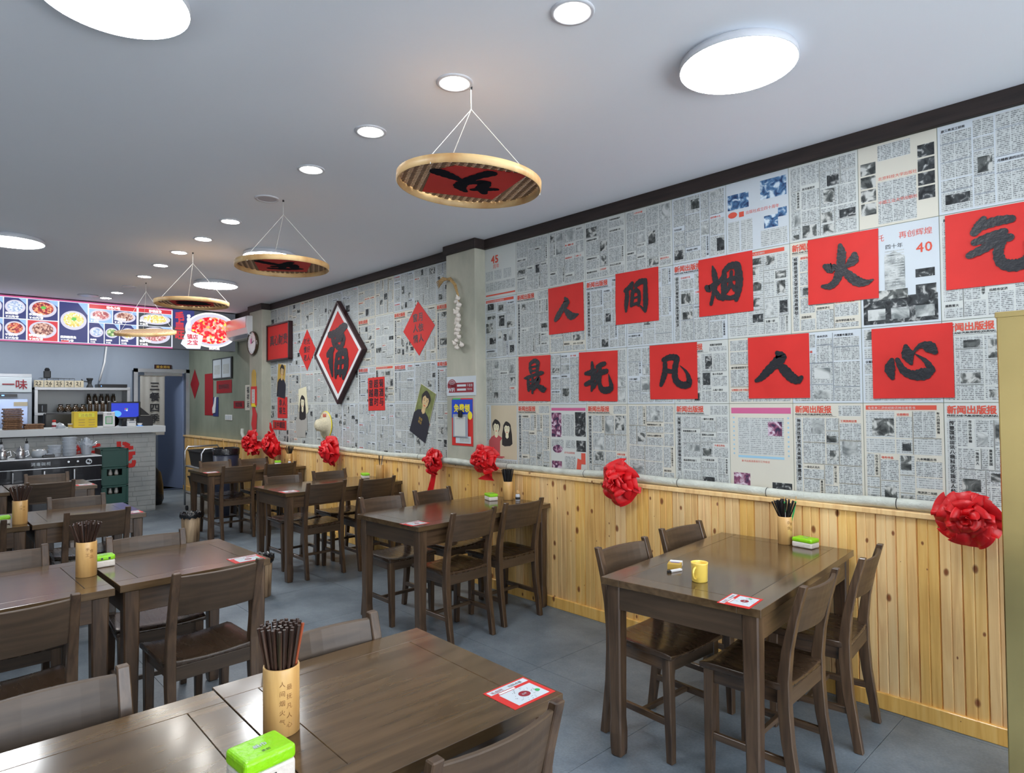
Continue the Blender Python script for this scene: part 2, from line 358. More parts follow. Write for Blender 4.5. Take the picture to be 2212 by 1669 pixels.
    def mesh(s, name, bevel=0, seg=1, smooth=False):
        me = bpy.data.meshes.new(name); me.from_pydata(s.v, [], s.f)
        for m in s.mats: me.materials.append(MATS[m])
        me.polygons.foreach_set('material_index', s.m)
        if bevel:
            bm = bmesh.new(); bm.from_mesh(me)
            ed = [e for e in bm.edges if len(e.link_faces) == 2 and e.calc_face_angle(0) > .5]
            bmesh.ops.bevel(bm, geom=ed, offset=bevel, segments=seg, profile=.5, affect='EDGES', clamp_overlap=True)
            bmesh.ops.recalc_face_normals(bm, faces=bm.faces)
            bm.to_mesh(me); bm.free()
        if smooth: me.shade_smooth()
        me.update(); return me
    def obj(s, name, parent=None, bevel=0, seg=1, smooth=False, label=None):
        o = bpy.data.objects.new(name, s.mesh(name, bevel, seg, smooth)); C.objects.link(o)
        if parent is not None: o.parent = parent
        if label: o['label'] = label
        return o
_tc = bpy.data.curves.new('glyph', 'FONT'); _tc.resolution_u = 2; _to = bpy.data.objects.new('glyph', _tc); C.objects.link(_to); GL = {}
def glyph(ch):
    if ch not in GL:
        _tc.body = ch; dg = bpy.context.evaluated_depsgraph_get(); dg.update()
        me = bpy.data.meshes.new_from_object(_to.evaluated_get(dg))
        vs = [(v.co.x, v.co.y) for v in me.vertices]; fs = [tuple(p.vertices) for p in me.polygons]
        adv = 1.0 if ord(ch) > 0x2E80 else (max([v[0] for v in vs])+.08 if vs else .3)
        GL[ch] = (vs, fs, adv); bpy.data.meshes.remove(me)
    return GL[ch]
def mb(m): return MB().use(m)
def tag(o, label, cat, group=None):
    o['label'] = label; o['category'] = cat
    if group: o['group'] = group
    return o
def thing(name, label, cat, loc=(0, 0, 0), rz=0, group=None):
    o = bpy.data.objects.new(name, None); C.objects.link(o); o.empty_display_size = .1
    o.location = S(loc); o.rotation_euler = (0, 0, rz); return tag(o, label, cat, group)
def dup(o, parent=None):
    c = o.copy(); C.objects.link(c)
    if parent is not None: c.parent = parent
    for ch in list(o.children): dup(ch, c)
    return c
def struct(o): o['kind'] = 'structure'; return o
def frame_m(origin, right, upv):
    r = S(right).normalized(); u = S(upv).normalized(); n = r.cross(u)
    m = Matrix((r, u, n)).transposed().to_4x4(); m.translation = S(origin); return m
WS = .018
def yw(x): return 3.535+WS*max(0, x-4.27)          # face of the newspaper wall
def onwall(o, x, z, off=.002, tilt=0):              # local x right, y up, z out of the newspaper wall
    sl = WS if x > 4.27 else 0
    m = frame_m((x, yw(x)-off, z), (-1, -sl, 0), (0, 0, 1)); o.matrix_world = m @ Matrix.Rotation(tilt, 4, 'Z'); return o
def facing(o, x, y, z, tilt=0):                     # local x right (+y of room), y up, z towards the dining room (-x)
    o.matrix_world = frame_m((x, y, z), (0, 1, 0), (0, 0, 1)) @ Matrix.Rotation(tilt, 4, 'Z'); return o
def ontable(o, x, y, z, rz=0): o.location = S((x, y, z)); o.rotation_euler = (0, 0, rz); return o
K = 3.535/3.475
def nx(x): return x*K
def nz(z): return 1.5+(z-1.5)*K

# ------------------------------------------------------------------ room shell
H = 2.858
fl = struct(mb('floor_grout').box(-3, -3.9, -.1, 12.6, 1.9, -.004).obj('floor'))
tm = None
for i in range(-6, 14):
    for j in range(-5, 4):
        x0, y0 = 1.76+.8*i, 2.61+.8*j
        if x0 > 12.5 or x0 < -2.9 or y0 < -1.9 or y0 > 3.7: continue
        if tm is None: tm = mb('floor_tile').box(.0012, -.7988, -.004, .7988, -.0012, 0).mesh('floor_tile')
        o = bpy.data.objects.new('floor_tile', tm); C.objects.link(o); o.parent = fl; o.location = S((x0, y0, 0)); o.rotation_euler[2] = 0
struct(mb('ceiling_paint').box(-3, -3.95, H, 12.7, 1.9, H+.1).obj('ceiling'))
def wallpoly(name, pts, z0, z1, m):
    b = mb(m); n = len(pts)
    b.extr([(x, -y) for x, y in pts], z0, z1); return struct(b.obj(name))
wr = wallpoly('wall_right', [(-3, 3.535), (4.27, 3.535), (12.6, yw(12.6)), (12.6, 3.9), (-3, 3.9)], 0, H, 'green_plaster')
struct(mb('kitchen_wall').box(12.3, -2.78, 0, 12.45, 1.9, H).box(12.3, -3.66, 2.09, 12.45, -2.78, H).box(12.3, -3.9, 0, 12.45, -3.66, H).obj('wall_back'))
struct(mb('wall_white').box(-3, 1.7, 0, 12.4, 1.85, H).obj('wall_left'))
struct(mb('wall_white').box(-3, -3.9, 0, -2.85, 1.85, .35).box(-3, -3.9, 2.74, -2.85, 1.85, H).box(-3, -3.9, .35, -2.85, -3.5, 2.74).box(-3, 1.4, .35, -2.85, 1.85, 2.74).obj('wall_front'))
wf = struct(mb('steel_brushed').box(-2.96, -3.5, .35, -2.9, 1.4, .41).box(-2.96, -3.5, 2.68, -2.9, 1.4, 2.74).obj('window_1'))
for y in (-3.5, -1.9, -.3, 1.34): mb('steel_brushed').box(-2.96, y, .4, -2.9, y+.06, 2.69).obj('window_frame', wf)
# corridor behind the doorway
struct(mb('kitchen_wall').box(12.45, -2.75, 0, 15.6, -2.6, H).box(12.45, -4.2, 0, 15.6, -4.05, H).box(15.5, -4.2, 0, 15.6, -2.6, H).box(12.45, -4.2, 2.6, 15.6, -2.6, 2.7).obj('wall_corridor'))
struct(mb('corridor_floor').box(12.6, -4.1, -.1, 15.6, -2.6, .0).box(12.35, -3.66, 0, 12.47, -2.78, .015).obj('floor_corridor'))

# wainscot planks, cap, baseboard and cornice
pm = None
def py(x): return 3.435+WS*max(0, x-4.2)
pw = .088
b = MB().use('pine')
prof = [(0, -.010), (.004, 0), (.040, 0), (.044, -.004), (.048, 0), (.084, 0), (.088, -.010)]
vs = [(x, -3+y, 0) for x, y in prof]
pv = []
for z in (0, .885):
    for x, y in prof: pv.append((x, y, z))
    pv += [(.088, .085, z), (0, .085, z)]
n = 9
b.add(pv, [tuple(range(n))[::-1], tuple(range(n, 2*n))]+[(i, (i+1) % n, n+(i+1) % n, n+i) for i in range(n)])
# profile y: 0 is the face, negative is recessed, back grows to the wall (+); mirrored when placed
plank = bpy.data.meshes.new('plank'); plank.from_pydata([(x, -y if i % 9 < 7 else y, z) for i, (x, y, z) in enumerate(b.v)], [], b.f); plank.materials.append(MATS['pine'])
for v in plank.vertices:       # flip so that the face looks to -room-y (= +Blender y)
    v.co.y = -v.co.y
plank.update()
x = -.6
while x < 12.2:
    o = bpy.data.objects.new('plank', plank); C.objects.link(o); o.parent = wr
    o.location = S((x, py(x+.04)+.012, .065)); o.rotation_euler[2] = -math.atan(WS) if x > 4.2 else 0
    x += pw
def run(name, y_off, z0, z1, depth, m, bevel=.003, xs=(-.6, 4.2, 12.28), yf=py):
    b = mb(m)
    for a, c in zip(xs[:-1], xs[1:]):
        b.extr([(a, -(yf(a)-y_off)), (c, -(yf(c)-y_off)), (c, -(yf(c)-y_off+depth)), (a, -(yf(a)-y_off+depth))], z0, z1)
    return struct(b.obj(name, bevel=bevel))
run('baseboard_right', .002, 0, .078, .03, 'pine')
run('trim_1', .004, .936, .962, .115, 'pine')
run('trim_2', .024, 2.776, 2.8575, .03, 'cornice_wood', xs=(-.6, 4.27, 12.28), yf=yw)
def column(name, x0, x1, yf, cb):
    c = struct(mb('column_plaster').box(x0, -yw(x0)-.02, .96, x1, -yf, H).obj(name, bevel=.006))
    struct(mb('cornice_wood').box(x0-.02, -yw(x0), 2.776, x1+.02, -yf+.02, 2.8575).obj(cb, bevel=.003))
    return c
column('pillar_near', 4.055, 4.45, 3.425, 'trim_3')
column('pillar_far', 8.60, 9.03, 3.49, 'trim_4')

# newspaper sheets
HEAD = '中国新闻出版社会工作议论人民大学改革发展文化建设经济编辑书籍图发行读者市场科技教育研究国家开放精神思想宣传理管全局年月日本报讯记者一二三四五六七八九十精品重点优秀'
rs = random.Random(3)
def rtext(n): return ''.join(rs.choice(HEAD) for _ in range(n))
def fill(b, x0, y0, x1, y1, dense=True, photos=.35, depth=0):
    w_, h_ = x1-x0, y1-y0
    if w_ > .13 and (h_ < w_*1.3 or rs.random() < .4) and depth < 4:
        c = x0+w_*rs.uniform(.35, .65); fill(b, x0, y0, c-.003, y1, dense, photos, depth+1); fill(b, c+.003, y0, x1, y1, dense, photos, depth+1)
        if rs.random() < .6: b.use('ink_black').quad(c-.0008, y0, c+.0008, y1, .0022)
        return
    if h_ > .13 and depth < 5:
        c = y0+h_*rs.uniform(.35, .65); fill(b, x0, y0, x1, c-.003, dense, photos, depth+1); fill(b, x0, c+.003, x1, y1, dense, photos, depth+1)
        if rs.random() < .6: b.use('ink_black').quad(x0, c-.0008, x1, c+.0008, .0022)
        return
    r = rs.random()
    if r < photos:
        b.use('body_text' if dense else 'body_text_light').quad(x0, y0, x1, y1, .0012)
        pw_, ph = w_*rs.uniform(.5, .85), h_*rs.uniform(.45, .8); px, py_ = x0+rs.random()*(w_-pw_), y0+rs.random()*(h_-ph)
        b.use(rs.choice(['photo_grey', 'photo_grey', 'photo_dark', 'photo_light'])).quad(px, py_, px+pw_, py_+ph, .0020); return
    if r < photos+.3 and w_ > .07 and h_ > .05:
        b.use('body_text').quad(x0, y0, x1, y1-.026, .0012); n = max(3, int(w_/.014)-1)
        b.use(rs.choice(['ink_black', 'ink_black', 'ink_black', 'ink_red'])).text(rtext(min(n, 9)), .0135, x0+.004, y1-.020, .0016, thick=.02); return
    if r < photos+.45 and h_ > .09:
        b.use('body_text').quad(x0, y0, x1-.022, y1, .0012)
        b.use('ink_black').text(rtext(min(9, int(h_/.0155))), .0135, x1-.018, y1-.014, .0016, vert=True, gap=1.1, thick=.02); return
    b.use('body_text' if dense else 'body_text_light').quad(x0, y0, x1, y1, .0012)
def person_print(b, x, y, s, hair, skin, cloth, long_=False, z=.0024, hm=1.35):
    h = s*hm
    b.use(cloth).poly([(x-.40*s, y-.75*s), (x+.40*s, y-.75*s), (x+.38*s, y-.20*s), (x+.26*s, y-.07*s), (x+.10*s, y), (x-.10*s, y), (x-.26*s, y-.07*s), (x-.38*s, y-.20*s)], z)
    if long_: b.use(hair).poly([(x-.15*h, y+.24*h), (x-.20*h, y+.05*h), (x-.21*h, y-.24*h), (x-.10*h, y-.28*h), (x+.12*h, y-.26*h), (x+.21*h, y-.20*h), (x+.19*h, y+.06*h), (x+.15*h, y+.24*h)], z+.0002)
    b.use(skin).poly([(x-.055*h, y+.10*h), (x-.06*h, y-.03*h), (x, y-.07*h), (x+.06*h, y-.03*h), (x+.055*h, y+.10*h)], z+.0004)
    b.use(hair).poly([(x+.15*h*math.cos(a)*(1+.05*math.sin(5*a)), y+.235*h+.165*h*math.sin(a)*(1+.06*math.sin(4*a))) for a in [2*PI*k/28 for k in range(28)]], z+.0006)
    b.use(skin).poly([(x-.105*h, y+.24*h), (x-.100*h, y+.15*h), (x-.06*h, y+.075*h), (x, y+.05*h), (x+.06*h, y+.075*h), (x+.100*h, y+.15*h), (x+.105*h, y+.24*h), (x+.07*h, y+.285*h), (x+.02*h, y+.27*h), (x-.05*h, y+.30*h)][::-1], z+.0008)
    b.use(hair)
    for e in (-1, 1):
        b.ell(x+e*.045*h, y+.205*h, .017*h, .008*h, z+.0010, 8); b.quad(x+e*.045*h-.022*h, y+.232*h, x+e*.045*h+.022*h, y+.240*h, z+.0010)
    b.use('photo_light').poly([(x-.008*h, y+.145*h), (x+.012*h, y+.140*h), (x+.004*h, y+.195*h)], z+.0010)
    b.use('ink_red').ell(x, y+.105*h, .032*h, .011*h, z+.0010, 10)
def sheet(w_, h_, style, seed, full=.49):
    rs.seed(seed); b = mb(rs.choice(['paper', 'paper_warm', 'paper_cool']))
    b.box(.0015, .0015, -.0005, w_-.0015, h_-.0015, .0008)
    m = .012; x0, x1, y0, y1 = m, w_-m, m, h_-m
    if style == 'mast':
        b.use('ink_red').text('新闻出版报', .0385, x0, y1-.036, .0018, thick=.03, gap=.98, sy=1.05)
        b.use('ink_black').text('PRESS AND PUBLISHING JOURNAL', .0125, x0, y1-.052, .0018, thick=.03, gap=.95)
        b.quad(x0, y1-.058, x1*.66, y1-.0568, .0015)
        fill(b, x1*.66+.01, y1-.055, x1, y1, True, 0, 4)
        b.use('body_text').quad(x0, y0, x0+.034, y1-.066, .0012)
        b.use('ink_black').text(rtext(int((h_-.15)/.024)), .02, x0+.008, y1-.09, .0016, vert=True, gap=1.12, thick=.03)
        fill(b, x0+.04, y0, x1, y1-.066, True, .22)
    elif style == 'fortyfive':
        b.use('ink_red').text('45', .085, x0+.07, y1-.115, .0018, thick=.03); b.text('周年', .04, x0+.09, y1-.16, .0018)
        for i in range(3): b.use('body_text_light').quad(x0+i*.11, y0+.14, x0+i*.11+.09, y1-.18, .0012)
        b.use('body_text').quad(x0, y0+.05, x1, y0+.12, .0012); b.use('ink_red').quad(x0, y0+.01, x1, y0+.022, .0015)
    elif style == 'tower':
        b.use('ink_red').text('重托', .036, x0+.03, y1-.06, .0018); b.text('再创辉煌', .036, x0+.165, y1-.06, .0018); b.text('40', .065, x1-.085, y1-.145, .0018, thick=.01)
        b.use('ink_black').text('四十年', .026, x0+.105, y1-.105, .0018)
        b.use('photo_light').poly([(x0+.1, y0+.13), (x0+.19, y0+.13), (x0+.19, y1-.15), (x0+.145, y1-.12), (x0+.1, y1-.14)], .0016)
        b.use('body_text_light')
        for i in range(16): b.quad(x0+.103, y0+.15+i*.0135, x0+.187, y0+.155+i*.0135, .0020)
        b.use('photo_dark').quad(x0, y0, x1, y0+.13, .0012); b.use('photo_grey').quad(x0+.07, y0+.12, x0+.2, y0+.165, .0022)
        for i in range(3): b.use('photo_light').quad(x0+.02+i*.105, y0+.02, x0+.1+i*.105, y0+.075, .0022)
        b.use('photo_dark').quad(x1-.09, y0+.13, x1-.005, y0+.175, .0018).quad(x1-.09, y0+.21, x1-.01, y0+.25, .0018)
        b.use('body_text').quad(x0, y0+.17, x0+.06, y1-.12, .0012)
    elif style == 'ads':
        b.use('photo_blue').quad(x1-.15, y1-.13, x1, y1-.02, .0014).quad(x0, y1-.15, x0+.13, y1-.06, .0014).quad(x1-.13, y0+.1, x1-.05, y0+.17, .0014).quad(x1-.05, y0+.15, x1, y0+.2, .0014)
        b.use('ink_red').text('出版社成立四十周年', .022, x0+.11, y1-.19, .0018); b.ell(x0+.03, y1-.18, .028, .018, .0018).quad(x0+.07, y1-.2, x0+.1, y1-.17, .0018)
        b.use('body_text_light').quad(x0, y0, x0+.07, y1-.22, .0012).quad(x0+.08, y0, x0+.15, y1-.22, .0012).quad(x1-.15, y0, x1, y0+.09, .0012)
    elif style == 'photos':
        for i in range(4):
            b.use('photo_grey').quad(x0, y1-.085-i*.068-.05, x0+.07, y1-.085-i*.068+.01, .0014); b.use('photo_dark').quad(x1-.07, y1-.06-i*.068-.05, x1, y1-.06-i*.068+.01, .0014)
        b.use('body_text').quad(x0+.078, y0, x1-.078, y0+h_*.5, .0012).quad(x0+.08, y1-.08, x1-.1, y1, .0012)
        b.use('ink_red').text('北京科技大学出版社', .019, x0+.08, y0+h_*.5+.01, .0018); b.text('中国工业大学出版社', .019, x0+.08, y0+.1, .0022)
    elif style == 'photos2':
        b.use('ink_pink').quad(x0, y1-.035, x1, y1-.014, .0014)
        b.use('photo_purple').quad(x0, y1-.23, x0+.1, y1-.05, .0014).quad(x0, y0+.02, x0+.1, y0+.08, .0014); b.use('photo_dark').quad(x1-.1, y1-.22, x1, y1-.045, .0014).quad(x1-.09, y1-.33, x1, y1-.25, .0014)
        b.use('body_text').quad(x0+.11, y1-.22, x1-.11, y1-.06, .0012).quad(x0, y1-.31, x0+.12, y1-.25, .0012).quad(x0+.14, y0+.18, x1-.1, y1-.25, .0012).quad(x0+.13, y0, x1-.1, y0+.12, .0012)
        b.use('photo_purple').ell(x0+.06, y0+.17, .05, .03, .0014); b.use('ink_red').text('读书出版报道', .017, x0+.125, y0+.14, .0018); b.poly([(x1-.09, y0+.03), (x1-.05, y0+.02), (x1-.04, y0+.1), (x1-.08, y0+.11)], .0018); b.quad(x1-.045, y0+.07, x1-.005, y0+.15, .0020)
    elif style == 'pastel':
        b.use('ink_pink').quad(x0, y1-.045, x1, y1-.012, .0014); b.use('ink_lightblue').quad(x0+.04, y1-.3, x1-.04, y1-.286, .0014)
        b.use('body_text_light').quad(x0+.04, y1-.28, x1-.04, y1-.07, .0012); b.use('photo_purple').quad(x1-.13, y1-.17, x1-.05, y1-.09, .0016); b.use('photo_purple').quad(x0+.01, y0+.03, x0+.11, y0+.1, .0014); b.use('photo_dark').quad(x1-.11, y0+.0, x1, y0+.06, .0014)
        b.use('ink_red').text('新书出版消息发行工作会议', .014, x0+.06, y0+.165, .0016); b.use('ink_lightblue')
        for i in range(9):
            for xx in (x0+.015, x1-.015): b.ell(xx, y1-.07-i*.026, .006, .006, .0016, 5)
    elif style == 'couple':
        b.use('body_text').quad(x0, y0, x0+.03, y1, .0012)
        b.use('beige_print').quad(x0+.05, y0+.06, x1+.004, y1+.006, .0014)
        person_print(b, x0+.115, y0+.25, .24, 'hair_print', 'skin_light', 'rose_print', z=.0018); person_print(b, x0+.245, y0+.245, .22, 'hair_print', 'skin_light', 'beige_print', True, z=.0020)
        b.use('rose_print').quad(x0+.055, y0+.062, x0+.19, y0+.13, .0019)
        b.use('body_text').quad(x0+.05, y0, x1, y0+.05, .0012)
    elif style == 'redhead':
        b.use('ink_red').quad(x0, y1-.022, x1*.95, y1, .0014); b.use('paper').text(rtext(14), .015, x0+.01, y1-.018, .002)
        fill(b, x0, y0, x1, y1-.03, False, .5)
    else:
        fill(b, x0, y0, x1, y1, rs.random() < .8, .22)
    return b
cols = [3.953, 3.614, 3.262, 2.911, 2.561, 2.202, 1.839, 1.472, 1.123, .781, .43]
rows = [(2.34, 2.757), (1.85, 2.34), (1.475, 1.85), (.968, 1.475)]
styles = {(0, 0): 'fortyfive', (1, 0): 'redhead', (2, 0): 'text', (3, 0): 'couple', (1, 1): 'mast', (3, 1): 'mast', (3, 2): 'photos2', (1, 3): 'mast', (3, 3): 'mast', (1, 5): 'mast', (3, 5): 'mast', (2, 5): 'mast', (0, 6): 'ads', (1, 6): 'redhead', (3, 6): 'pastel',
          (1, 7): 'mast', (3, 7): 'mast', (0, 8): 'photos', (1, 8): 'tower', (2, 9): 'mast', (3, 9): 'mast', (3, 8): 'redhead', (0, 9): 'text'}
for c in range(10):
    xa, xb = nx(cols[c]), nx(cols[c+1])
    if c == 0: xa = 4.055
    for r, (z0, z1) in enumerate(rows):
        z0, z1 = nz(z0), min(nz(z1), 2.775)
        z0 = max(z0, .962)
        o = sheet(xa-xb, z1-z0, styles.get((r, c), 'text'), 100+c*7+r).obj('newspaper_sheet', wr)
        onwall(o, xa, z0, .001)
fc = [4.45, 4.45+.30]
while fc[-1]+.362 < 8.6: fc.append(fc[-1]+.362)
fc.append(8.6)
frows = [(2.40, 2.775), (1.88, 2.40), (1.498, 1.88), (.962, 1.498)]
for c in range(len(fc)-1):
    for r, (z0, z1) in enumerate(frows):
        st = 'mast' if (r in (1, 2) and c % 2 == 0 and c < 6) else ('redhead' if (r == 2 and c == 3) else 'text')
        o = sheet(fc[c+1]-fc[c], z1-z0, st, 300+c*5+r).obj('newspaper_sheet', wr)
        onwall(o, fc[c+1], z0, .001)

# ------------------------------------------------------------------ tables
def leg_mesh(mirror=1):
    b = mb('dark_wood_z')
    b.sweep([(0, 0, 0), (0, 0, .03), (0, 0, .10), (0, 0, .16), (0, 0, .72)], [.050, .056, .058, .052, .064], [.050, .056, .058, .052, .064])
    return b.mesh('leg', .006)
LEG = leg_mesh()
def make_table(sx, sy, label, x, y, rz, group):
    t = thing('dining_table', label, 'table', (x, y, 0), rz, group)
    hx, hy, r = sx/2, sy/2, .088
    fr = mb('table_top_wood').box(-hx, -hy, .72, -hx+r, hy, .75).box(hx-r, -hy, .72, hx, hy, .75)
    fr.box(-hx+r+.0002, -hy, .72, hx-r-.0002, -hy+r, .75).box(-hx+r+.0002, hy-r, .72, hx-r-.0002, hy, .75)
    fr.obj('tabletop_frame', t, .0012)
    mb('table_top_wood').box(-hx+r+.0009, -hy+r+.0009, .722, hx-r-.0009, hy-r-.0009, .7499).obj('tabletop_panel', t, .0012)
    a = .032
    for s in (-1, 1):
        mb('dark_wood_x').box(-hx+.075, s*(hy-a)-.011, .62, hx-.075, s*(hy-a)+.011, .7205).obj('apron', t, .002)
        mb('dark_wood_y').box(s*(hx-a)-.011, -hy+.075, .62, s*(hx-a)+.011, hy-.075, .7205).obj('apron', t, .002)
        for q in (-1, 1):
            o = bpy.data.objects.new('leg', LEG); C.objects.link(o); o.parent = t; o.location = (s*(hx-.048), q*(hy-.048), 0)
    return t
GT = 'dark wooden four-seat tables along the newspaper wall'
GN = 'dark wooden small tables pushed together in pairs'
make_table(.68, 1.2, 'dark four-seat table by the wall with the yellow mug on it', 1.452, 2.785, math.radians(4.5), GT)
make_table(.68, 1.2, 'dark four-seat table by the wall, second from the camera, below the wifi notice', 3.56, 2.83, math.radians(2), GT)
make_table(.66, 1.2, 'dark four-seat table by the wall, third from the camera, below the framed fu character', 5.53, 2.90, math.radians(1), GT)
make_table(.67, 1.12, 'farthest dark four-seat table by the wall, next to the steel trolley', 7.65, 2.94, 0, GT)
make_table(.665, .648, 'small dark table nearest the camera with the sticker on its corner', 1.462, .915, math.radians(-1), GN)
make_table(.665, .648, 'small dark table at the bottom edge carrying the nearest tissue pack', 1.452, .264, math.radians(-1), GN)
make_table(.665, .64, 'small dark table in the second pair, right one, with a sticker by the aisle', 3.41, .965, math.radians(1.5), GN)
make_table(.665, .64, 'small dark table in the second pair, left one, under the bamboo chopstick holder', 3.37, .302, math.radians(1.5), GN)
make_table(.665, .64, 'small dark table in the third pair, right one, before the plastered counter', 5.35, .905, 0, GN)
make_table(.665, .64, 'small dark table in the third pair, left one, cut by the picture edge', 5.35, .252, 0, GN)
make_table(.665, .64, 'small dark table in the farthest pair, right one, beside the green crates', 7.43, 1.0, 0, GN)
make_table(.665, .64, 'small dark table in the farthest pair, left one, cut by the picture edge', 7.43, .348, 0, GN)

# ------------------------------------------------------------------ chairs: local +y faces the table
def make_chair():
    t = thing('dining_chair', '', 'chair')
    # seat, saddle shaped
    b = mb('seat_wood'); n = 8; g = []
    for j in range(n+1):
        for i in range(n+1):
            x, y = -.192+.384*i/n, -.185+.350*j/n
            u = i/n*2-1; z = .458-.012*(1-u*u)*(1 if j > 0 else 1)-(.006 if j == n else 0)
            wx = 1-.05*(j == 0)
            g.append((x*wx, y, z))
    m_ = n+1
    fs = [(j*m_+i, j*m_+i+1, (j+1)*m_+i+1, (j+1)*m_+i) for j in range(n) for i in range(n)]
    lo = [(p[0], p[1], .430) for p in g]
    k = len(g); fs += [(k+j*m_+i, k+(j+1)*m_+i, k+(j+1)*m_+i+1, k+j*m_+i+1) for j in range(n) for i in range(n)]
    for i in range(n):
        fs += [(i, k+i, k+i+1, i+1), (n*m_+i+1, k+n*m_+i+1, k+n*m_+i, n*m_+i), ((i+1)*m_, k+(i+1)*m_, k+i*m_, i*m_), (i*m_+n, k+i*m_+n, k+(i+1)*m_+n, (i+1)*m_+n)]
    b.add(g+lo, fs).obj('seat', t, .005, 3, True)
    for s in (-1, 1):
        mb('dark_wood_z').sweep([(s*.162, .138, 0), (s*.162, .136, .12), (s*.164, .130, .431)], [.030, .034, .040], [.030, .034, .040]).obj('leg', t, .003)
        P = [(-.215, 0), (-.200, .10), (-.178, .24), (-.168, .37), (-.168, .47), (-.182, .58), (-.208, .70), (-.245, .825)]
        mb('dark_wood_z').sweep([(s*.170, y, z) for y, z in P], [.030, .031, .034, .036, .036, .034, .032, .030], [.036, .037, .042, .046, .044, .036, .031, .026]).obj('back_post', t, .003)
        mb('dark_wood_y').box(s*.164-.009, -.165, .375, s*.164+.009, .125, .4305).obj('apron', t, .002)
        mb('dark_wood_y').box(s*.164-.009, -.185, .150, s*.164+.009, .130, .178).obj('stretcher', t, .002)
    mb('dark_wood_x').box(-.150, .128, .375, .150, .146, .4305).obj('apron', t, .002)
    mb('dark_wood_x').box(-.158, -.185, .372, .158, -.165, .4305).obj('apron', t, .002)
    mb('dark_wood_x').box(-.158, -.018, .155, .158, .002, .175).obj('stretcher', t, .002)
    b = mb('dark_wood_x'); vs = []; n = 8
    for i in range(n+1):
        x = -.157+.314*i/n; c = -.024*(1-(x/.157)**2)
        for z, y in ((.640, -.196), (.808, -.240)):
            vs += [(x, y+c-.008, z), (x, y+c+.008, z)]
    fs = []
    for i in range(n):
        a = i*4; fs += [(a, a+4, a+6, a+2), (a+1, a+3, a+7, a+5), (a+2, a+6, a+7, a+3), (a, a+1, a+5, a+4)]
    fs += [(0, 2, 3, 1), (n*4, n*4+1, n*4+3, n*4+2)]
    b.add(vs, fs).obj('backrest', t, .003)
    return t
CH = make_chair(); first = [True]
def chair(xt, yc, face, label, turn=0, group='dark wooden dining chairs'):
    # xt = room x of the top of the back, face = +1 looks to +x (sits on the camera side of its table)
    c = CH if first[0] else dup(CH); first[0] = False
    c.location = S((xt+face*.238, yc, 0)); c.rotation_euler = (0, 0, (-PI/2 if face > 0 else PI/2)+math.radians(turn)); tag(c, label, 'chair', group); return c
chair(.985, 2.52, 1, 'dark chair at the yellow mug table, aisle side, its back towards the camera', 2)
chair(.99, 3.09, 1, 'dark chair at the yellow mug table, back to camera, close to the wooden wall', 6)
chair(1.875, 2.48, -1, 'dark chair across the yellow mug table, seat showing beside the table leg', -3)
chair(1.91, 3.05, -1, 'dark chair across the yellow mug table with only its back showing by the planks', -3)
chair(3.10, 2.59, 1, 'dark chair at the table below the wifi notice, back to camera, on the aisle side', 1)
chair(3.15, 3.08, 1, 'dark chair at the table below the wifi notice, back to camera, by the wall')
chair(4.08, 2.54, -1, 'dark chair facing the camera across the table below the wifi notice, aisle side')
chair(4.10, 3.02, -1, 'dark chair facing the camera under the hanging red ribbon', 3)
chair(5.16, 2.66, 1, 'dark chair at the table below the fu character, back to camera, aisle side')
chair(5.10, 3.13, 1, 'dark chair at the table below the fu character, back to camera, by the wall')
chair(5.98, 2.63, -1, 'dark chair facing the camera at the table below the fu character, aisle side')
chair(6.02, 3.13, -1, 'dark chair facing the camera at the table below the fu character, by the wall')
chair(7.28, 2.70, 1, 'dark chair at the farthest wall table, back to camera, above the log-look bin')
chair(7.25, 3.16, 1, 'dark chair at the farthest wall table, back to camera, by the wall')
chair(8.10, 2.72, -1, 'dark chair facing the camera in front of the steel trolley')
chair(8.13, 3.19, -1, 'dark chair facing the camera under the two joined red bows')
chair(1.005, .905, 1, 'dark chair cut by the bottom edge, back to camera, touching the sticker table')
chair(1.835, .93, -1, 'dark chair behind the nearest chopstick holder, facing the camera', -1)
chair(1.915, .245, -1, 'dark chair at the lower left edge facing the camera', 0)
chair(2.815, .955, 1, 'dark chair with its seat in full view in the second pair of tables', 2)
chair(2.775, .28, 1, 'dark chair cut by the left edge, back to camera, at the second pair of tables', 0)
chair(3.80, .915, -1, 'dark chair facing the camera behind the green tissue pack with two dots', -4)
chair(3.86, .33, -1, 'dark chair facing the camera, left one behind the second pair of tables', 0)
chair(4.89, .915, 1, 'dark chair, back to camera, behind the chopsticks of the second holder')
chair(4.87, .26, 1, 'dark chair, back to camera, at the third pair and cut by the left edge')
chair(5.79, .945, -1, 'dark chair facing the camera at the third pair of tables')
chair(7.06, .955, 1, 'dark chair, back to camera, at the farthest pair of tables')
chair(7.93, 1.04, -1, 'dark chair facing the camera right before the black cooking range')

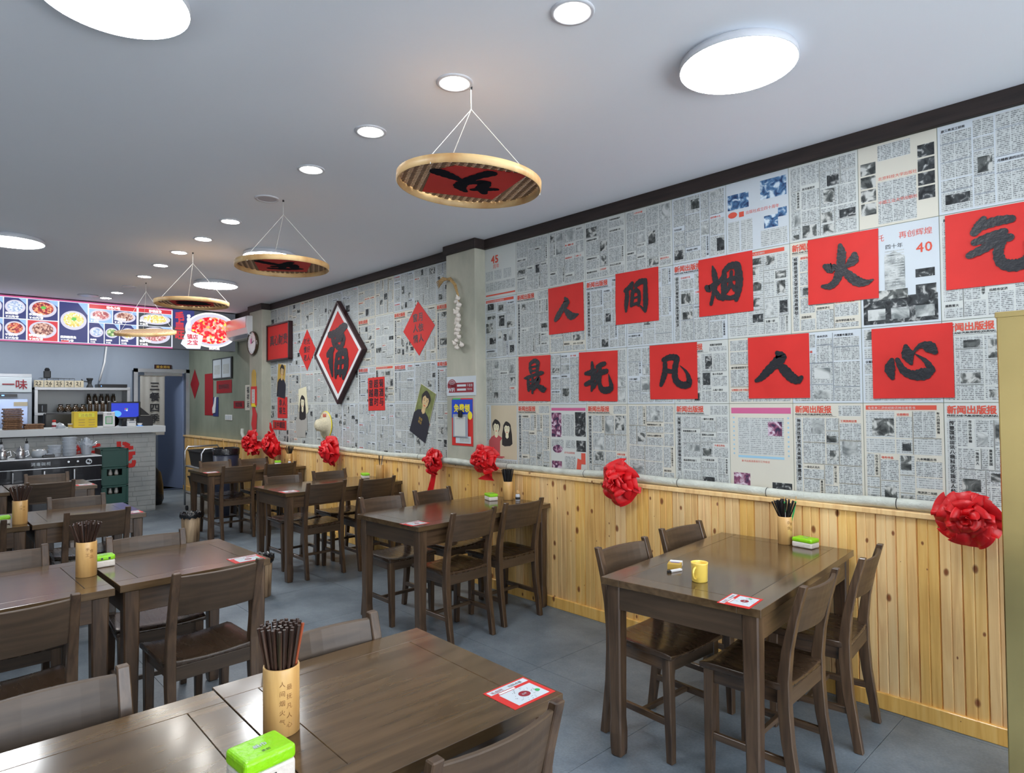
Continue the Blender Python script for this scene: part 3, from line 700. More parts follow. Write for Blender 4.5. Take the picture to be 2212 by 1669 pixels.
# ------------------------------------------------------------------ things on tables
HOLD_GR = 'bamboo chopstick holders'
def sticks(x, y, z, n, rin, rout, ln, label, group, m='stick_wood', seed=1, top=None):
    rr = random.Random(seed)
    me = mb(m).tube([(0, 0, 0), (0, 0, ln)], [.0027, .0041], 6).mesh('chopstick')
    for i in range(n):
        a = i*2.39996; q = math.sqrt((i+.5)/n)
        ro = min(rout, .064)*q; ri = (rin+.0005)*q; p0r = ri-(ro-ri)*(.140/(ln-.140))
        p0 = Vector((p0r*math.cos(a), p0r*math.sin(a), rr.random()*.004))
        p1 = Vector((ro*math.cos(a), ro*math.sin(a), ln*.985+rr.uniform(-.006, .006)))
        o = bpy.data.objects.new('chopstick', me); C.objects.link(o)
        d = (p1-p0).normalized(); o.rotation_euler = d.to_track_quat('Z', 'Y').to_euler(); o.location = S((x, y, z))+p0
        tag(o, label, 'chopstick', group)
        if seed == 2 and i == 41: o.data = mb('reddish_stick').tube([(0, 0, 0), (0, 0, ln)], [.0027, .0041], 6).mesh('chopstick'); tag(o, 'reddish chopstick, brighter than the others in the engraved bamboo holder', 'chopstick', group)
def holder(x, y, label, txt='', h=.15, r=.039, tsz=.0125, ang=0):
    t = thing('chopstick_holder', label, 'holder', (x, y, .75), 0, HOLD_GR)
    mb('bamboo').lathe([(.001, .006), (r-.005, .006), (r-.005, h-.001), (r-.001, h), (r, h-.003), (r, .002), (r-.003, 0), (.001, 0)], 32, cap=False).obj('cup', t, smooth=True)
    if txt:
        b = mb('engraved_brown')
        for ci, colm in enumerate(txt.split('|')):
            for k, ch in enumerate(colm):
                vs, fs, adv = glyph(ch); out = []
                for px, pz in vs:
                    a = (ci*.0155+px*tsz)/r; zz = h*.76-k*tsz*1.55-ci*.008+pz*tsz
                    # angle measured to the viewer's right around the cup
                    al = math.atan2(-(-y), -x)+ang+a
                    out.append((math.cos(al)*(r+.0005), math.sin(al)*(r+.0005), zz))
                b.add(out, fs)
        b.obj('engraving', t)
    return t
holder(1.45, .633, 'bamboo holder with engraved columns of characters, nearest the camera', '人间烟火气|最抚凡人心', .152, .040, .0135, -.12)
sticks(1.45, .633, .757, 46, .032, .050, .235, 'dark wooden chopstick in the engraved bamboo holder nearest the camera', 'chopsticks in the nearest holder', seed=2)
holder(3.36, .585, 'bamboo holder on the second pair of tables beside the dotted tissue pack', '手工|食品', .152, .040, .016, -.1)
sticks(3.36, .585, .757, 34, .032, .066, .232, 'dark wooden chopstick fanning out of the holder on the second pair of tables', 'chopsticks in the second holder', seed=3)
holder(5.14, .535, 'bamboo holder at the left edge of the picture on the third pair of tables', '人间|烟火', .15, .040, .012)
sticks(5.14, .535, .757, 30, .032, .085, .235, 'dark wooden chopstick in the holder at the left edge of the picture', 'chopsticks in the third holder', seed=4)
holder(1.46, 3.318, 'bamboo holder against the wall on the yellow mug table', '杂食|粮谷', .142, .036, .018, .3)
sticks(1.46, 3.318, .757, 30, .029, .062, .222, 'black chopstick in the holder on the yellow mug table', 'chopsticks on the yellow mug table', 'black_plastic', 5)
for dx, dy, lab, mt in ((-.008, -.02, 'white and green wrapped pick standing upright among the black chopsticks', 'white_plastic'), (-.03, .012, 'green wrapped pick leaning right among the black chopsticks', 'green_plastic')):
    o = mb(mt).tube([(0, 0, .0), (dx*1.2, -dy*1.2, .16)], .004, 6).use('green_plastic').tube([(dx*1.2, -dy*1.2, .16), (dx*1.5, -dy*1.5, .215)], .0045, 6).use('bamboo').tube([(dx*1.5, -dy*1.5, .215), (dx*1.6, -dy*1.6, .24)], .002, 6).obj('wrapped_pick')
    o.location = S((1.458+dx*.1, 3.318+dy*.1, .757)); tag(o, lab, 'pick', 'wrapped picks')
holder(3.60, 3.352, 'bamboo holder on the table below the wifi notice', '', .14, .038)
sticks(3.60, 3.352, .757, 26, .030, .046, .225, 'black chopstick in the tidy bundle on the table below the wifi notice', 'chopsticks below the wifi notice', 'black_plastic', 6)
holder(5.50, 3.40, 'nearly empty bamboo holder below the red diamond paper', '', .14, .040)
sticks(5.50, 3.40, .757, 3, .020, .040, .225, 'dark chopstick in the nearly empty holder', 'chopsticks in the nearly empty holder', 'black_plastic', 7)
holder(7.58, 3.41, 'bamboo holder on the farthest wall table', '', .14, .038)
sticks(7.58, 3.41, .757, 16, .030, .060, .225, 'black chopstick in the holder on the farthest wall table', 'chopsticks on the farthest wall table', 'black_plastic', 8)

def tissue(x, y, rz, label, s=1.0, dots=False, slot=True, L=.105, W=.072, Hh=.052):
    t = thing('tissue_pack', label, 'tissue pack', (x, y, .75), rz, 'green and white tissue packs')
    L, W, Hh = L*s, W*s, Hh*s
    mb('tissue_white').box(-L/2, -W/2, .001, L/2, W/2, Hh*.58).obj('paper_block', t, .006, 2)
    w_ = mb('green_wrap').box(-L/2-.0008, -W/2-.0008, Hh*.56, L/2+.0008, W/2+.0008, Hh).obj('wrapper', t, .008, 3)
    if dots:
        b = mb('black_plastic')
        for d in (-.015, .015): b.box(d-.004, -W/2-.003, Hh*.66, d+.004, -W/2+.001, Hh*.82)
        b.obj('printed_eyes', t)
    else:
        b = mb('black_plastic'); b.box(-.010, -W/2-.0016, Hh*.34, .010, -W/2+.0, Hh*.40).obj('printed_mark', t)
    b = mb('paper_cool').text('纸巾', .014*s, -.016, -.004, Hh+.0006, thick=.02); b.use('dark_matte').text('柔韧', .009*s, -.01, -.026, Hh+.0006); b.obj('printed_label', w_)
    return t
tissue(1.292, .522, math.radians(-85), 'green tissue pack nearest the camera, before the engraved holder', 1, L=.105, W=.085, Hh=.068)
tissue(3.50, .680, math.radians(-90), 'green tissue pack with two dark dots on the second pair of tables', 1, True, L=.078, W=.06, Hh=.055)
tissue(5.22, .44, math.radians(-90), 'green tissue pack at the left edge of the picture', 1)
tissue(1.355, 3.315, math.radians(-8), 'green and white tissue pack on the yellow mug table', 1, L=.105, W=.075, Hh=.048)
tissue(3.68, 3.25, math.radians(-20), 'green and white tissue pack on the table below the wifi notice', 1)
tissue(5.66, 3.33, math.radians(-20), 'green and white tissue pack beside the nearly empty holder', 1)
tissue(7.70, 3.32, math.radians(-20), 'green and white tissue pack on the farthest wall table', 1)
def bottle(x, y, label):
    t = thing('toothpick_bottle', label, 'bottle', (x, y, .75), 0, 'small toothpick bottles')
    mb('clear_plastic').lathe([(.016, 0), (.019, .004), (.019, .042), (.012, .055)], 16).obj('body', t, smooth=True)
    mb('bamboo').lathe([(.014, .054), (.015, .058), (.013, .078), (.004, .084)], 16).obj('cap', t, smooth=True)
    mb('black_plastic').lathe([(.0194, .012), (.0194, .03)], 16, cap=False).obj('label_band', t)
bottle(3.50, 3.36, 'small toothpick bottle with a beige cap below the wifi notice')
bottle(7.50, 3.38, 'small toothpick bottle on the farthest wall table')
# mug
t = thing('mug', 'pale yellow plastic mug with its handle towards the aisle', 'mug', (1.412, 2.393, .75), 0)
mb('mug_yellow').lathe([(.001, 0), (.030, 0), (.032, .004), (.0335, .072), (.0350, .078), (.0325, .078), (.0305, .072), (.0290, .007), (.001, .006)], 32, cap=False).obj('cup', t, smooth=True)
a0 = math.radians(92)
P = []
for k in range(11):
    q = PI*k/10; rr = .0315+.021*math.sin(q); zz = .062-.046*(1-math.cos(q))/2
    P.append((math.cos(a0)*rr, math.sin(a0)*rr, zz))
mb('mug_yellow').tube(P, .0038, 8).obj('handle', t, smooth=True)
t = thing('cigarette_pack', 'gold and white cigarette pack lying next to the lighter', 'box', (1.605, 2.515, .75), math.radians(205))
mb('white_plastic').box(-.028, -.044, .0005, .028, .044, .022).obj('box_body', t, .002); mb('gold_print').box(-.0284, -.0445, .0, .0284, .006, .0225).use('poster_blue').quad(-.02, -.01, .02, .0, .0228).obj('gold_sleeve', t)
t = thing('lighter', 'white and black lighter lying by the cigarette pack', 'lighter', (1.565, 2.445, .75), math.radians(-14))
mb('white_plastic').box(-.008, -.04, 0, .008, .022, .010).obj('body', t, .003, 2); mb('black_plastic').box(-.007, .022, 0, .007, .040, .011).obj('head', t, .003)
def sticker(x, y, rz, label, z=.7505, s=1.0):
    b = mb('red_paper').box(-.072*s, -.06*s, -.0004, .072*s, .06*s, .0004)
    b.use('paper_cool').quad(-.066*s, .034*s, .066*s, .054*s, .0008).use('paper_cool').quad(-.05*s, -.052*s, .058*s, .022*s, .0008)
    b.use('maroon').ell(.004*s, -.015*s, .017*s, .015*s, .0012).use('green_plastic').ell(.044*s, -.022*s, .007*s, .007*s, .0012)
    b.use('maroon').text('毛血旺', .014*s, -.06*s, .037*s, .0012); b.use('dark_matte').text('扫码点餐', .012*s, .0, .038*s, .0012)
    b.use('white_plastic').quad(-.045*s, .024*s, .01*s, .031*s, .0010)
    b.use('paper_cool').text('品牌', .008*s, -.005*s, -.018*s, .0016)
    rr = random.Random(5); b.use('ink_grey')
    for i in range(44):
        a = rr.random()*6.28; q = rr.uniform(.021, .034); b.ell(.004*s+q*s*math.cos(a)*1.15, -.015*s+q*s*math.sin(a), .0014*s, .0014*s, .0011, 5)
    o = b.obj('table_sticker'); o.location = S((x, y, z)); o.rotation_euler = (0, 0, rz); return tag(o, label, 'sticker', 'red and white table stickers')
sticker(1.205, 1.155, math.radians(-90), 'red and white sticker on the small table nearest the camera')
sticker(1.168, 2.262, math.radians(-84), 'red and white sticker in front of the yellow mug')
sticker(3.32, 2.30, math.radians(-88), 'red and white sticker on the table below the wifi notice')
sticker(5.30, 2.38, math.radians(-90), 'red and white sticker on the table below the fu character')
sticker(7.43, 2.45, math.radians(-90), 'red and white sticker on the farthest wall table')
sticker(3.16, 1.205, math.radians(-90), 'red and white sticker on the second pair of tables by the aisle')
sticker(5.11, 1.145, math.radians(-90), 'red and white sticker on the third pair of tables')
sticker(7.22, 1.24, math.radians(-90), 'red and white sticker on the farthest small table')

# ------------------------------------------------------------------ ceiling lamps
def big_lamp(x, y, label):
    x *= 1.005; y *= 1.005
    t = thing('ceiling_lamp', label, 'lamp', (x, y, H), 0, 'large round ceiling lamps')
    mb('ring_white').lathe([(.20, 0), (.222, -.010), (.226, -.038), (.222, -.041)], 48, cap=False).obj('housing', t, smooth=True)
    mb('lamp_big').lathe([(.221, -.040), (.215, -.044), (.001, -.047)], 48, cap=False).obj('diffuser', t)
big_lamp(1.20, 2.38, 'large round ceiling lamp at the upper right over the yellow mug table')
big_lamp(2.37, .48, 'large round ceiling lamp cut by the top left edge')
big_lamp(6.46, .60, 'large round ceiling lamp at the left edge of the picture')
big_lamp(7.40, 2.49, 'large round ceiling lamp behind the third hanging basket')
big_lamp(5.64, 2.36, 'large round ceiling lamp hidden behind the second hanging basket')
names = ['first', 'second', 'third', 'fourth', '', 'fifth', 'sixth', 'seventh', 'eighth', 'ninth', '', 'tenth', '']
sp = [(1.444, 1.671), (2.108, 1.676), (2.774, 1.671), (3.46, 1.69), (4.148, 1.718), (4.846, 1.733), (5.51, 1.754), (6.138, 1.752), (6.828, 1.784), (7.531, 1.813), (8.289, 1.845), (8.829, 1.834), (9.35, 1.82)]
rg = mb('ring_white').lathe([(.058, -.002), (.060, -.006), (.074, -.007), (.078, -.003), (.078, .0)], 32, cap=False).mesh('trim_ring', smooth=True)
dfon = mb('lamp_spot').lathe([(.0585, -.0045), (.001, -.0045)], 32, cap=False).mesh('diffuser'); dfoff = mb('lamp_off').lathe([(.0585, -.0045), (.001, -.0045)], 32, cap=False).mesh('diffuser')
for i, (x, y) in enumerate(sp):
    off = i in (4, 10)
    lab = ('unlit round downlight ' + ('above the second hanging basket' if i == 4 else 'near the menu board')) if off else '%s lit downlight counted from the camera in the ceiling row' % (names[i] or 'last')
    t = thing('downlight', lab, 'lamp', (x*1.005, y*1.005, H), 0, 'downlights in the ceiling row')
    for nm, me in (('trim_ring', rg), ('diffuser', dfoff if off else dfon)):
        o = bpy.data.objects.new(nm, me); C.objects.link(o); o.parent = t
t = thing('ceiling_speaker', 'unlit round ceiling ring next to the menu board', 'speaker', (9.3, 1.62, H)); mb('lamp_off').lathe([(.11, 0), (.11, -.01), (.08, -.012), (.001, -.008)], 32, cap=False).obj('grille', t)

for x, y, lab in ((11.2, .9, 'unseen round lamp added behind the menu board to brighten the kitchen, left'), (11.2, 2.4, 'unseen round lamp added behind the menu board to brighten the kitchen, right')): big_lamp(x, y, lab)  # added fill lamps, hidden by the menu board, to brighten the kitchen
t = thing('corridor_fill_lamp', 'unseen round lamp added in the corridor to brighten the doorway', 'lamp', (13.9, 3.35, 2.6)); mb('lamp_big').lathe([(.12, -.001), (.11, -.03), (.001, -.032)], 24, cap=False).obj('diffuser', t)  # added fill lamp, out of sight, to lift the dark door leaf and corridor

# ------------------------------------------------------------------ hanging baskets
def basket(cx, cy, z, R, strokes, label, hook, tiltx=0, tilty=0, rot=0):
    t = thing('hanging_basket', label, 'basket', (cx, cy, z), 0, 'round bamboo baskets hanging from the ceiling')
    t.rotation_euler = (tiltx, tilty, 0)
    mb('bamboo_rim').lathe([(R, -.017), (R+.004, -.012), (R+.004, .017), (R-.004, .019), (R-.008, .012), (R-.008, -.014), (R, -.017)], 64, cap=False).obj('rim', t, smooth=True)
    b = mb('weave_light'); st = .018; n = int(R/st)+1
    for i in range(-n, n):
        x0 = i*st; half = math.sqrt(max(0, (R-.008)**2-(x0+st/2)**2)) if abs(x0+st/2) < R-.008 else 0
        if half <= .01: continue
        m_ = int(2*half/(st*2))+1
        for j in range(-n//2-1, n//2+2):
            for k in range(2):
                y0 = (j*2+k)*st+(i % 4)*st*.5
                ya, yb = max(-half, y0), min(half, y0+st*.94)
                if yb-ya < .003: continue
                zz = .010+(.0035 if (k+i) % 2 else 0)
                b.use('weave_light' if (k+i//1) % 2 else 'weave_dark').box(x0+.0008, ya, zz, x0+st-.0008, yb, zz+.003)
    o = b.obj('woven_base', t)
    pm_ = mb('red_paper'); q = R*.90
    pts = [(k*R/.305, -l*R/.305) for k, l in ((.275, -.05), (.02, -.185), (-.11, -.165), (-.265, .09), (.105, .225))]
    s_ = .09
    P8 = []
    for i, p in enumerate(pts):
        P8.append(p)
    pm_.extr(P8, .0075, .009).obj('red_paper', t)
    ib = MB().use('matte_ink'); ib.brush([[(a, b_, c_*1.5) for a, b_, c_ in q] for q in strokes], -.5, .5, 1, 1, 0)
    sc = R*1.1; rot_m = Matrix.Rotation(rot+PI/4, 4, 'Z') @ Matrix.Diagonal((sc, -sc, 1, 1))
    ib.v = [tuple((rot_m @ Vector(v)) + Vector((0, 0, .0055))) for v in ib.v]; ib.obj('ink_character', t)
    hp = S(hook)-S((cx, cy, z)); hp = Vector(hp); kn = hp+Vector((0, 0, -.10))
    inv = Matrix.Rotation(tilty, 3, 'Y').inverted() @ Matrix.Rotation(tiltx, 3, 'X').inverted() if False else t.rotation_euler.to_matrix().inverted()
    hp, kn = inv @ hp, inv @ kn
    for a in (-2.2, -.15, 1.95):
        mb('rope').tube([kn, (R*math.cos(a), R*math.sin(a), .015), (R*1.01*math.cos(a), R*1.01*math.sin(a), -.02)], .0016, 6).obj('cord', t)
    mb('rope').tube([hp, kn], .0016, 6).obj('cord', t)
    mb('dark_matte').lathe([(.006, -.012), (.006, 0)], 10, c=tuple(hp)).obj('hook', t)
WAN = [[(.15, .30, .05), (.3, .27, .07), (.45, .22, .05)], [(.30, .10, .05), (.33, .3, .09), (.30, .55, .08), (.45, .5, .06), (.6, .42, .04)], [(.55, .12, .04), (.62, .3, .09), (.56, .5, .09), (.44, .7, .08), (.25, .9, .10)], [(.6, .55, .05), (.75, .7, .10), (.88, .82, .12)]]
HUO_ = [[(.2, .2, .08), (.5, .15, .09), (.8, .2, .08)], [(.3, .3, .10), (.28, .55, .10), (.4, .6, .09)], [(.55, .25, .08), (.5, .5, .11), (.3, .8, .09)], [(.5, .5, .06), (.7, .65, .11), (.9, .85, .09)], [(.35, .42, .07), (.7, .38, .08)]]
basket(2.10, 1.745, 2.432, .305, WAN, 'round bamboo basket with red paper, largest and nearest to the camera', (2.10, 1.76, H), math.radians(2), math.radians(-3), .1)
basket(4.13, 1.815, 2.412, .295, HUO_, 'round bamboo basket, second from the camera, with a dense black character', (4.13, 1.82, H), math.radians(0), math.radians(0), .2)
basket(6.10, 1.85, 2.400, .300, [[(.25, .3, .2), (.5, .28, .22), (.75, .3, .2)], [(.3, .5, .2), (.5, .55, .25), (.7, .6, .2)]], 'round bamboo basket, third from the camera, in front of the menu board top', (6.10, 1.855, H), 0, 0, .3)
basket(7.95, 1.93, 2.30, .30, [[(.3, .3, .2), (.7, .6, .2)]], 'farthest bamboo basket, seen edge-on before the menu board', (7.95, 1.93, H), math.radians(-6), math.radians(-9.5), .3)

# ------------------------------------------------------------------ calligraphy papers
REN1 = [[(.50, .27, .05), (.54, .36, .13), (.43, .47, .11), (.29, .62, .11), (.21, .70, .07)], [(.47, .47, .04), (.56, .58, .11), (.68, .67, .13), (.86, .65, .03)]]
JIAN = [[(.26, .33, .05), (.29, .45, .08), (.27, .62, .08), (.26, .76, .04)], [(.24, .36, .06), (.33, .32, .08), (.41, .24, .07)], [(.40, .24, .06), (.41, .36, .04)], [(.50, .29, .08), (.60, .23, .09), (.71, .23, .08)], [(.72, .22, .07), (.72, .45, .085), (.72, .65, .09), (.71, .80, .05)], [(.71, .80, .05), (.60, .69, .025)],
        [(.42, .42, .07), (.41, .55, .07), (.39, .66, .06)], [(.42, .43, .05), (.50, .38, .07), (.57, .42, .06)], [(.57, .42, .06), (.58, .55, .065), (.56, .67, .05)], [(.43, .53, .035), (.56, .51, .035)], [(.42, .65, .05), (.55, .63, .05)]]
YAN = [[(.28, .15, .02), (.31, .28, .08), (.33, .45, .08), (.29, .62, .06), (.24, .80, .05)], [(.16, .50, .07), (.21, .53, .10), (.29, .47, .06)], [(.35, .47, .07), (.42, .42, .06), (.48, .33, .04)], [(.33, .58, .05), (.38, .68, .08), (.42, .72, .06)],
       [(.50, .27, .07), (.49, .45, .09), (.49, .60, .09), (.47, .74, .06)], [(.50, .27, .07), (.60, .20, .09), (.72, .20, .10)], [(.74, .21, .10), (.77, .42, .11), (.75, .62, .10), (.71, .78, .06)], [(.54, .44, .06), (.71, .41, .06)], [(.63, .30, .05), (.61, .50, .06), (.54, .62, .05)], [(.62, .50, .04), (.69, .60, .07)], [(.50, .71, .07), (.60, .74, .06), (.70, .72, .06)]]
HUO = [[(.48, .16, .05), (.50, .28, .10), (.49, .42, .10), (.47, .55, .11), (.42, .68, .09), (.33, .75, .08), (.22, .74, .04)], [(.26, .44, .06), (.34, .48, .12), (.39, .46, .06)], [(.68, .33, .07), (.66, .41, .12), (.56, .49, .04)], [(.50, .50, .05), (.60, .62, .10), (.72, .73, .11), (.84, .76, .07), (.93, .73, .02)]]
QI = [[(.43, .13, .06), (.39, .21, .10), (.33, .29, .08)], [(.40, .23, .08), (.55, .19, .10), (.72, .19, .08)], [(.33, .42, .07), (.48, .38, .09), (.64, .34, .08)], [(.27, .58, .07), (.42, .52, .09), (.58, .44, .08), (.70, .42, .08)], [(.62, .46, .08), (.58, .58, .09), (.61, .72, .10), (.72, .78, .12), (.84, .76, .11), (.90, .66, .08), (.86, .50, .02)]]
ZUI = [[(.38, .17, .05), (.39, .28, .08), (.41, .37, .06)], [(.38, .17, .06), (.52, .11, .08), (.62, .14, .08)], [(.63, .15, .09), (.62, .28, .08), (.60, .37, .06)], [(.43, .25, .035), (.57, .23, .035)], [(.42, .34, .04), (.60, .32, .04)], [(.19, .49, .02), (.30, .48, .07), (.50, .43, .06), (.70, .39, .08), (.79, .38, .05)],
       [(.32, .50, .06), (.33, .62, .08), (.34, .76, .06)], [(.46, .46, .05), (.47, .62, .07), (.46, .82, .05)], [(.34, .58, .03), (.45, .56, .03)], [(.34, .66, .03), (.45, .64, .03)], [(.33, .74, .06), (.52, .66, .04)], [(.55, .54, .06), (.66, .50, .08), (.62, .62, .07), (.52, .74, .05)], [(.54, .58, .05), (.66, .68, .09), (.80, .74, .12), (.87, .73, .05)]]
FU_ = [[(.36, .22, .05), (.38, .40, .09), (.38, .60, .09), (.35, .79, .04)], [(.19, .44, .06), (.33, .42, .09), (.47, .38, .06)], [(.19, .66, .07), (.30, .62, .08), (.46, .54, .04)], [(.50, .31, .07), (.60, .27, .08), (.69, .25, .07)], [(.46, .48, .06), (.60, .43, .09), (.74, .40, .08)], [(.58, .30, .07), (.53, .52, .07), (.42, .72, .05)], [(.58, .50, .06), (.56, .64, .08), (.62, .76, .10), (.74, .78, .11), (.86, .73, .09), (.82, .56, .05), (.79, .46, .01)]]
FAN = [[(.34, .27, .06), (.34, .48, .09), (.30, .62, .09), (.25, .74, .06)], [(.31, .28, .07), (.45, .24, .09), (.58, .25, .09)], [(.60, .27, .09), (.55, .48, .10), (.57, .66, .10), (.70, .75, .10), (.84, .72, .10), (.80, .54, .05), (.66, .40, .01)], [(.34, .48, .07), (.50, .50, .06)]]
REN2 = [[(.50, .28, .06), (.56, .35, .14), (.48, .43, .12), (.33, .57, .11), (.22, .67, .08), (.14, .71, .05)], [(.50, .45, .05), (.60, .54, .12), (.72, .67, .12), (.82, .72, .10), (.88, .68, .05)]]
XIN = [[(.26, .46, .05), (.23, .58, .11), (.26, .71, .05)], [(.33, .46, .05), (.40, .61, .08), (.52, .68, .10), (.66, .67, .13), (.76, .63, .05)], [(.74, .62, .08), (.68, .50, .05), (.55, .39, .01)], [(.44, .28, .05), (.46, .40, .12), (.50, .52, .04)], [(.50, .44, .05), (.54, .36, .03), (.63, .28, .06), (.73, .31, .12), (.79, .38, .06)]]
def redpaper(x, zt, size, strokes, label, tilt=0, seed=0):
    b = mb('red_paper'); n = 16; vs = []
    for j in range(n+1):
        for i in range(n+1):
            px, py_ = size*i/n, -size*1.015*j/n
            e = .0026+.0024*mnoise.noise(Vector((px*9+seed, py_*9, seed)))+.0012*mnoise.noise(Vector((px*30+seed*3, py_*30, 2)))
            vs.append((px, py_, e))
    fs = [(j*(n+1)+i, (j+1)*(n+1)+i, (j+1)*(n+1)+i+1, j*(n+1)+i+1) for j in range(n) for i in range(n)]
    b.add(vs, fs); k = len(vs); b.add([(0, 0, 0), (size, 0, 0), (size, -size*1.015, 0), (0, -size*1.015, 0)], [(0, 1, 2, 3)])
    for q in (lambda i: (i, ), ): pass
    o = b.obj('calligraphy_paper', smooth=True); onwall(o, x, zt, .0045, tilt); tag(o, label, 'red paper', 'red squares with brushed characters')
    mb('brush_ink').brush(strokes, 0, 0, size, size*1.015, .0066).obj('brushed_character', o)
    return o
CP = [(3.266, 2.334, REN1, 'red square with the character ren, leftmost in the upper row', .012), (2.643, 2.350, JIAN, 'red square with the character jian, second in the upper row', -.005), (2.020, 2.340, YAN, 'red square with the character yan, third in the upper row', .002), (1.374, 2.338, HUO, 'red square with the character huo, fourth in the upper row', -.012), (.757, 2.334, QI, 'red square with the character qi, cut by the right edge', -.004),
      (3.589, 1.846, ZUI, 'red square with the character zui, leftmost in the lower row', -.012), (2.972, 1.842, FU_, 'red square with the character fu, second in the lower row', -.018), (2.378, 1.848, FAN, 'red square with the character fan, third in the lower row', 0), (1.717, 1.847, REN2, 'red square with the character ren, fourth in the lower row, left of xin', 0), (1.076, 1.840, XIN, 'red square with the character xin, largest and rightmost in the lower row', .004)]
for i, (x, z, st, lab, tl) in enumerate(CP): redpaper(nx(x), nz(z), .338*K, st, lab, tl, i*3.7)

# ------------------------------------------------------------------ far part of the wall: frames, papers, photographs
def wthing(name, label, cat, x, z, off=.004, tilt=0, group=None):
    o = bpy.data.objects.new(name, None); C.objects.link(o); tag(o, label, cat, group); onwall(o, nx(x), nz(z), off, tilt); return o
# big fu diamond
t = wthing('framed_diamond_sign', 'large black framed red diamond with the character fu', 'picture', 6.47, 2.06, .004)
def dia(r1, r2, z0, z1, m): 
    b = mb(m); q = [(0, r1), (r1, 0), (0, -r1), (-r1, 0)]; w_ = [(0, r2), (r2, 0), (0, -r2), (-r2, 0)]
    vs = [(x, y, z) for z in (z0, z1) for x, y in q+w_]
    fs = []
    for i in range(4):
        j = (i+1) % 4; fs += [(8+i, 12+i, 12+j, 8+j), (i, 8+i, 8+j, j), (4+i, 4+j, 12+j, 12+i), (i, j, 4+j, 4+i)]
    return b.add(vs, fs)
dia(.585, .548, 0, .055, 'lacquer').obj('frame', t, .003)
mb('white_plastic').poly([(0, .55), (-.55, 0), (0, -.55), (.55, 0)], .040).obj('mount', t)
mb('red_paper').poly([(0, .47), (-.47, 0), (0, -.47), (.47, 0)], .042).obj('red_panel', t)
FU = [[(.12, .13, .10), (.45, .12, .13), (.80, .04, .15), (.95, .02, .08)], [(.28, .14, .12), (.34, .28, .13), (.42, .34, .10)], [(.48, .26, .10), (.44, .34, .10), (.62, .42, .10)], [(.50, .26, .09), (.80, .22, .13), (.78, .34, .12), (.62, .44, .08)], [(.05, .52, .10), (.22, .47, .15), (.34, .42, .08)], [(.24, .46, .13), (.22, .70, .16), (.28, .93, .07)], [(.12, .66, .08), (.2, .70, .1)],
      [(.50, .56, .10), (.46, .76, .13), (.44, .96, .09)], [(.50, .56, .09), (.72, .50, .12), (.90, .52, .12)], [(.92, .52, .14), (.94, .76, .16), (.80, .98, .10)], [(.70, .52, .08), (.66, .94, .08)], [(.48, .70, .07), (.90, .68, .08)], [(.46, .88, .08), (.82, .88, .08)]]
mb('brush_ink').brush(FU, -.27, .29, .50, .58, .045).obj('ink_character', t)
t = wthing('framed_red_picture', 'square red picture in a deep black frame, left of the fu diamond', 'picture', 8.10, 2.30, .004)
b = mb('lacquer'); fw_, fh = .36, .245
for (a, c_, d, e) in ((-fw_, -fh, -fw_+.02, fh), (fw_-.02, -fh, fw_, fh), (-fw_, fh-.02, fw_, fh), (-fw_, -fh, fw_, -fh+.02)): b.box(a, c_, 0, d, e, .06)
b.obj('frame', t, .002); mb('red_paper').quad(-fw_+.015, -fh+.015, fw_-.015, fh-.015, .045).obj('red_panel', t)
mb('brush_ink').text('真心财贵', .15, -.27, -.03, .047, thick=.015, gap=.95).obj('ink_characters', t)
def diamond(x, z, w_, h_, label, txt=None, tilt=0, m='red_paper', sz=.07):
    b = mb(m).extr([(0, h_), (-w_, 0), (0, -h_), (w_, 0)], 0, .0015)
    o = b.obj('diamond_paper'); onwall(o, nx(x), nz(z), .004, tilt); tag(o, label, 'red paper', 'red diamond papers')
    if txt: mb('brush_ink').text(txt, sz, -sz*1.1, sz*.9, .0022, thick=.02, gap=1.08).obj('ink_characters', o)
diamond(7.335, 2.145, .235, .255, 'small red diamond paper between the red picture and the fu diamond', '时光\n慢好\n老人', .0, sz=.085)
diamond(4.95, 2.19, .265, .26, 'red diamond paper with inky characters nearest the pillar with garlic', '窗月\n人依\n情人', .03, sz=.085)
diamond(11.75, 1.85, .245, .26, 'dark red diamond paper on the green wall next to the doorway', None, 0, 'red_paper_dark')
def flat(x, z, w_, h_, m, label, cat, name='red_paper_sheet', tilt=0, group=None, txt=None, sz=.06, tm_='brush_ink', vert=False, off=.004):
    o = mb(m).box(-w_/2, -h_/2, 0, w_/2, h_/2, .0015).obj(name); onwall(o, nx(x), nz(z), off, tilt); tag(o, label, cat, group)
    if txt:
        nl = txt.split('\n')
        if vert: mb(tm_).text(txt, sz, (len(nl)*sz*1.1)/2-sz, h_/2-sz*1.1, .0024, vert=True, gap=1.05, thick=.02).obj('ink_characters', o)
        else: mb(tm_).text(txt, sz, -max(len(l) for l in nl)*sz*.5, (len(nl)*sz*1.1)/2-sz*.9, .0024, thick=.02).obj('ink_characters', o)
    return o
flat(5.72, 1.59, .33, .345, 'red_paper', 'square red paper with nine brushed characters right of the fu diamond', 'red paper', txt='菊酒与\n超趣时\n音越富', sz=.09, vert=True, tilt=.02)
flat(8.07, 1.448, .31, .275, 'red_paper', 'red paper with four characters above the wide red strip', 'red paper', txt='人生\n幸福', sz=.1, vert=True)
flat(8.16, 1.22, .44, .125, 'red_paper', 'wide red paper strip just above the joined bows', 'red paper', txt='吉中顺超', sz=.09)
flat(10.28, 1.77, .70, .20, 'red_paper_dark', 'dark red notice below the framed certificates', 'notice', 'red_notice', txt='营业时间告示', sz=.08)
flat(9.64, 1.49, .44, .11, 'red_paper_dark', 'small red strip left of the yellow character strip', 'red paper', txt='欢迎光临', sz=.07)
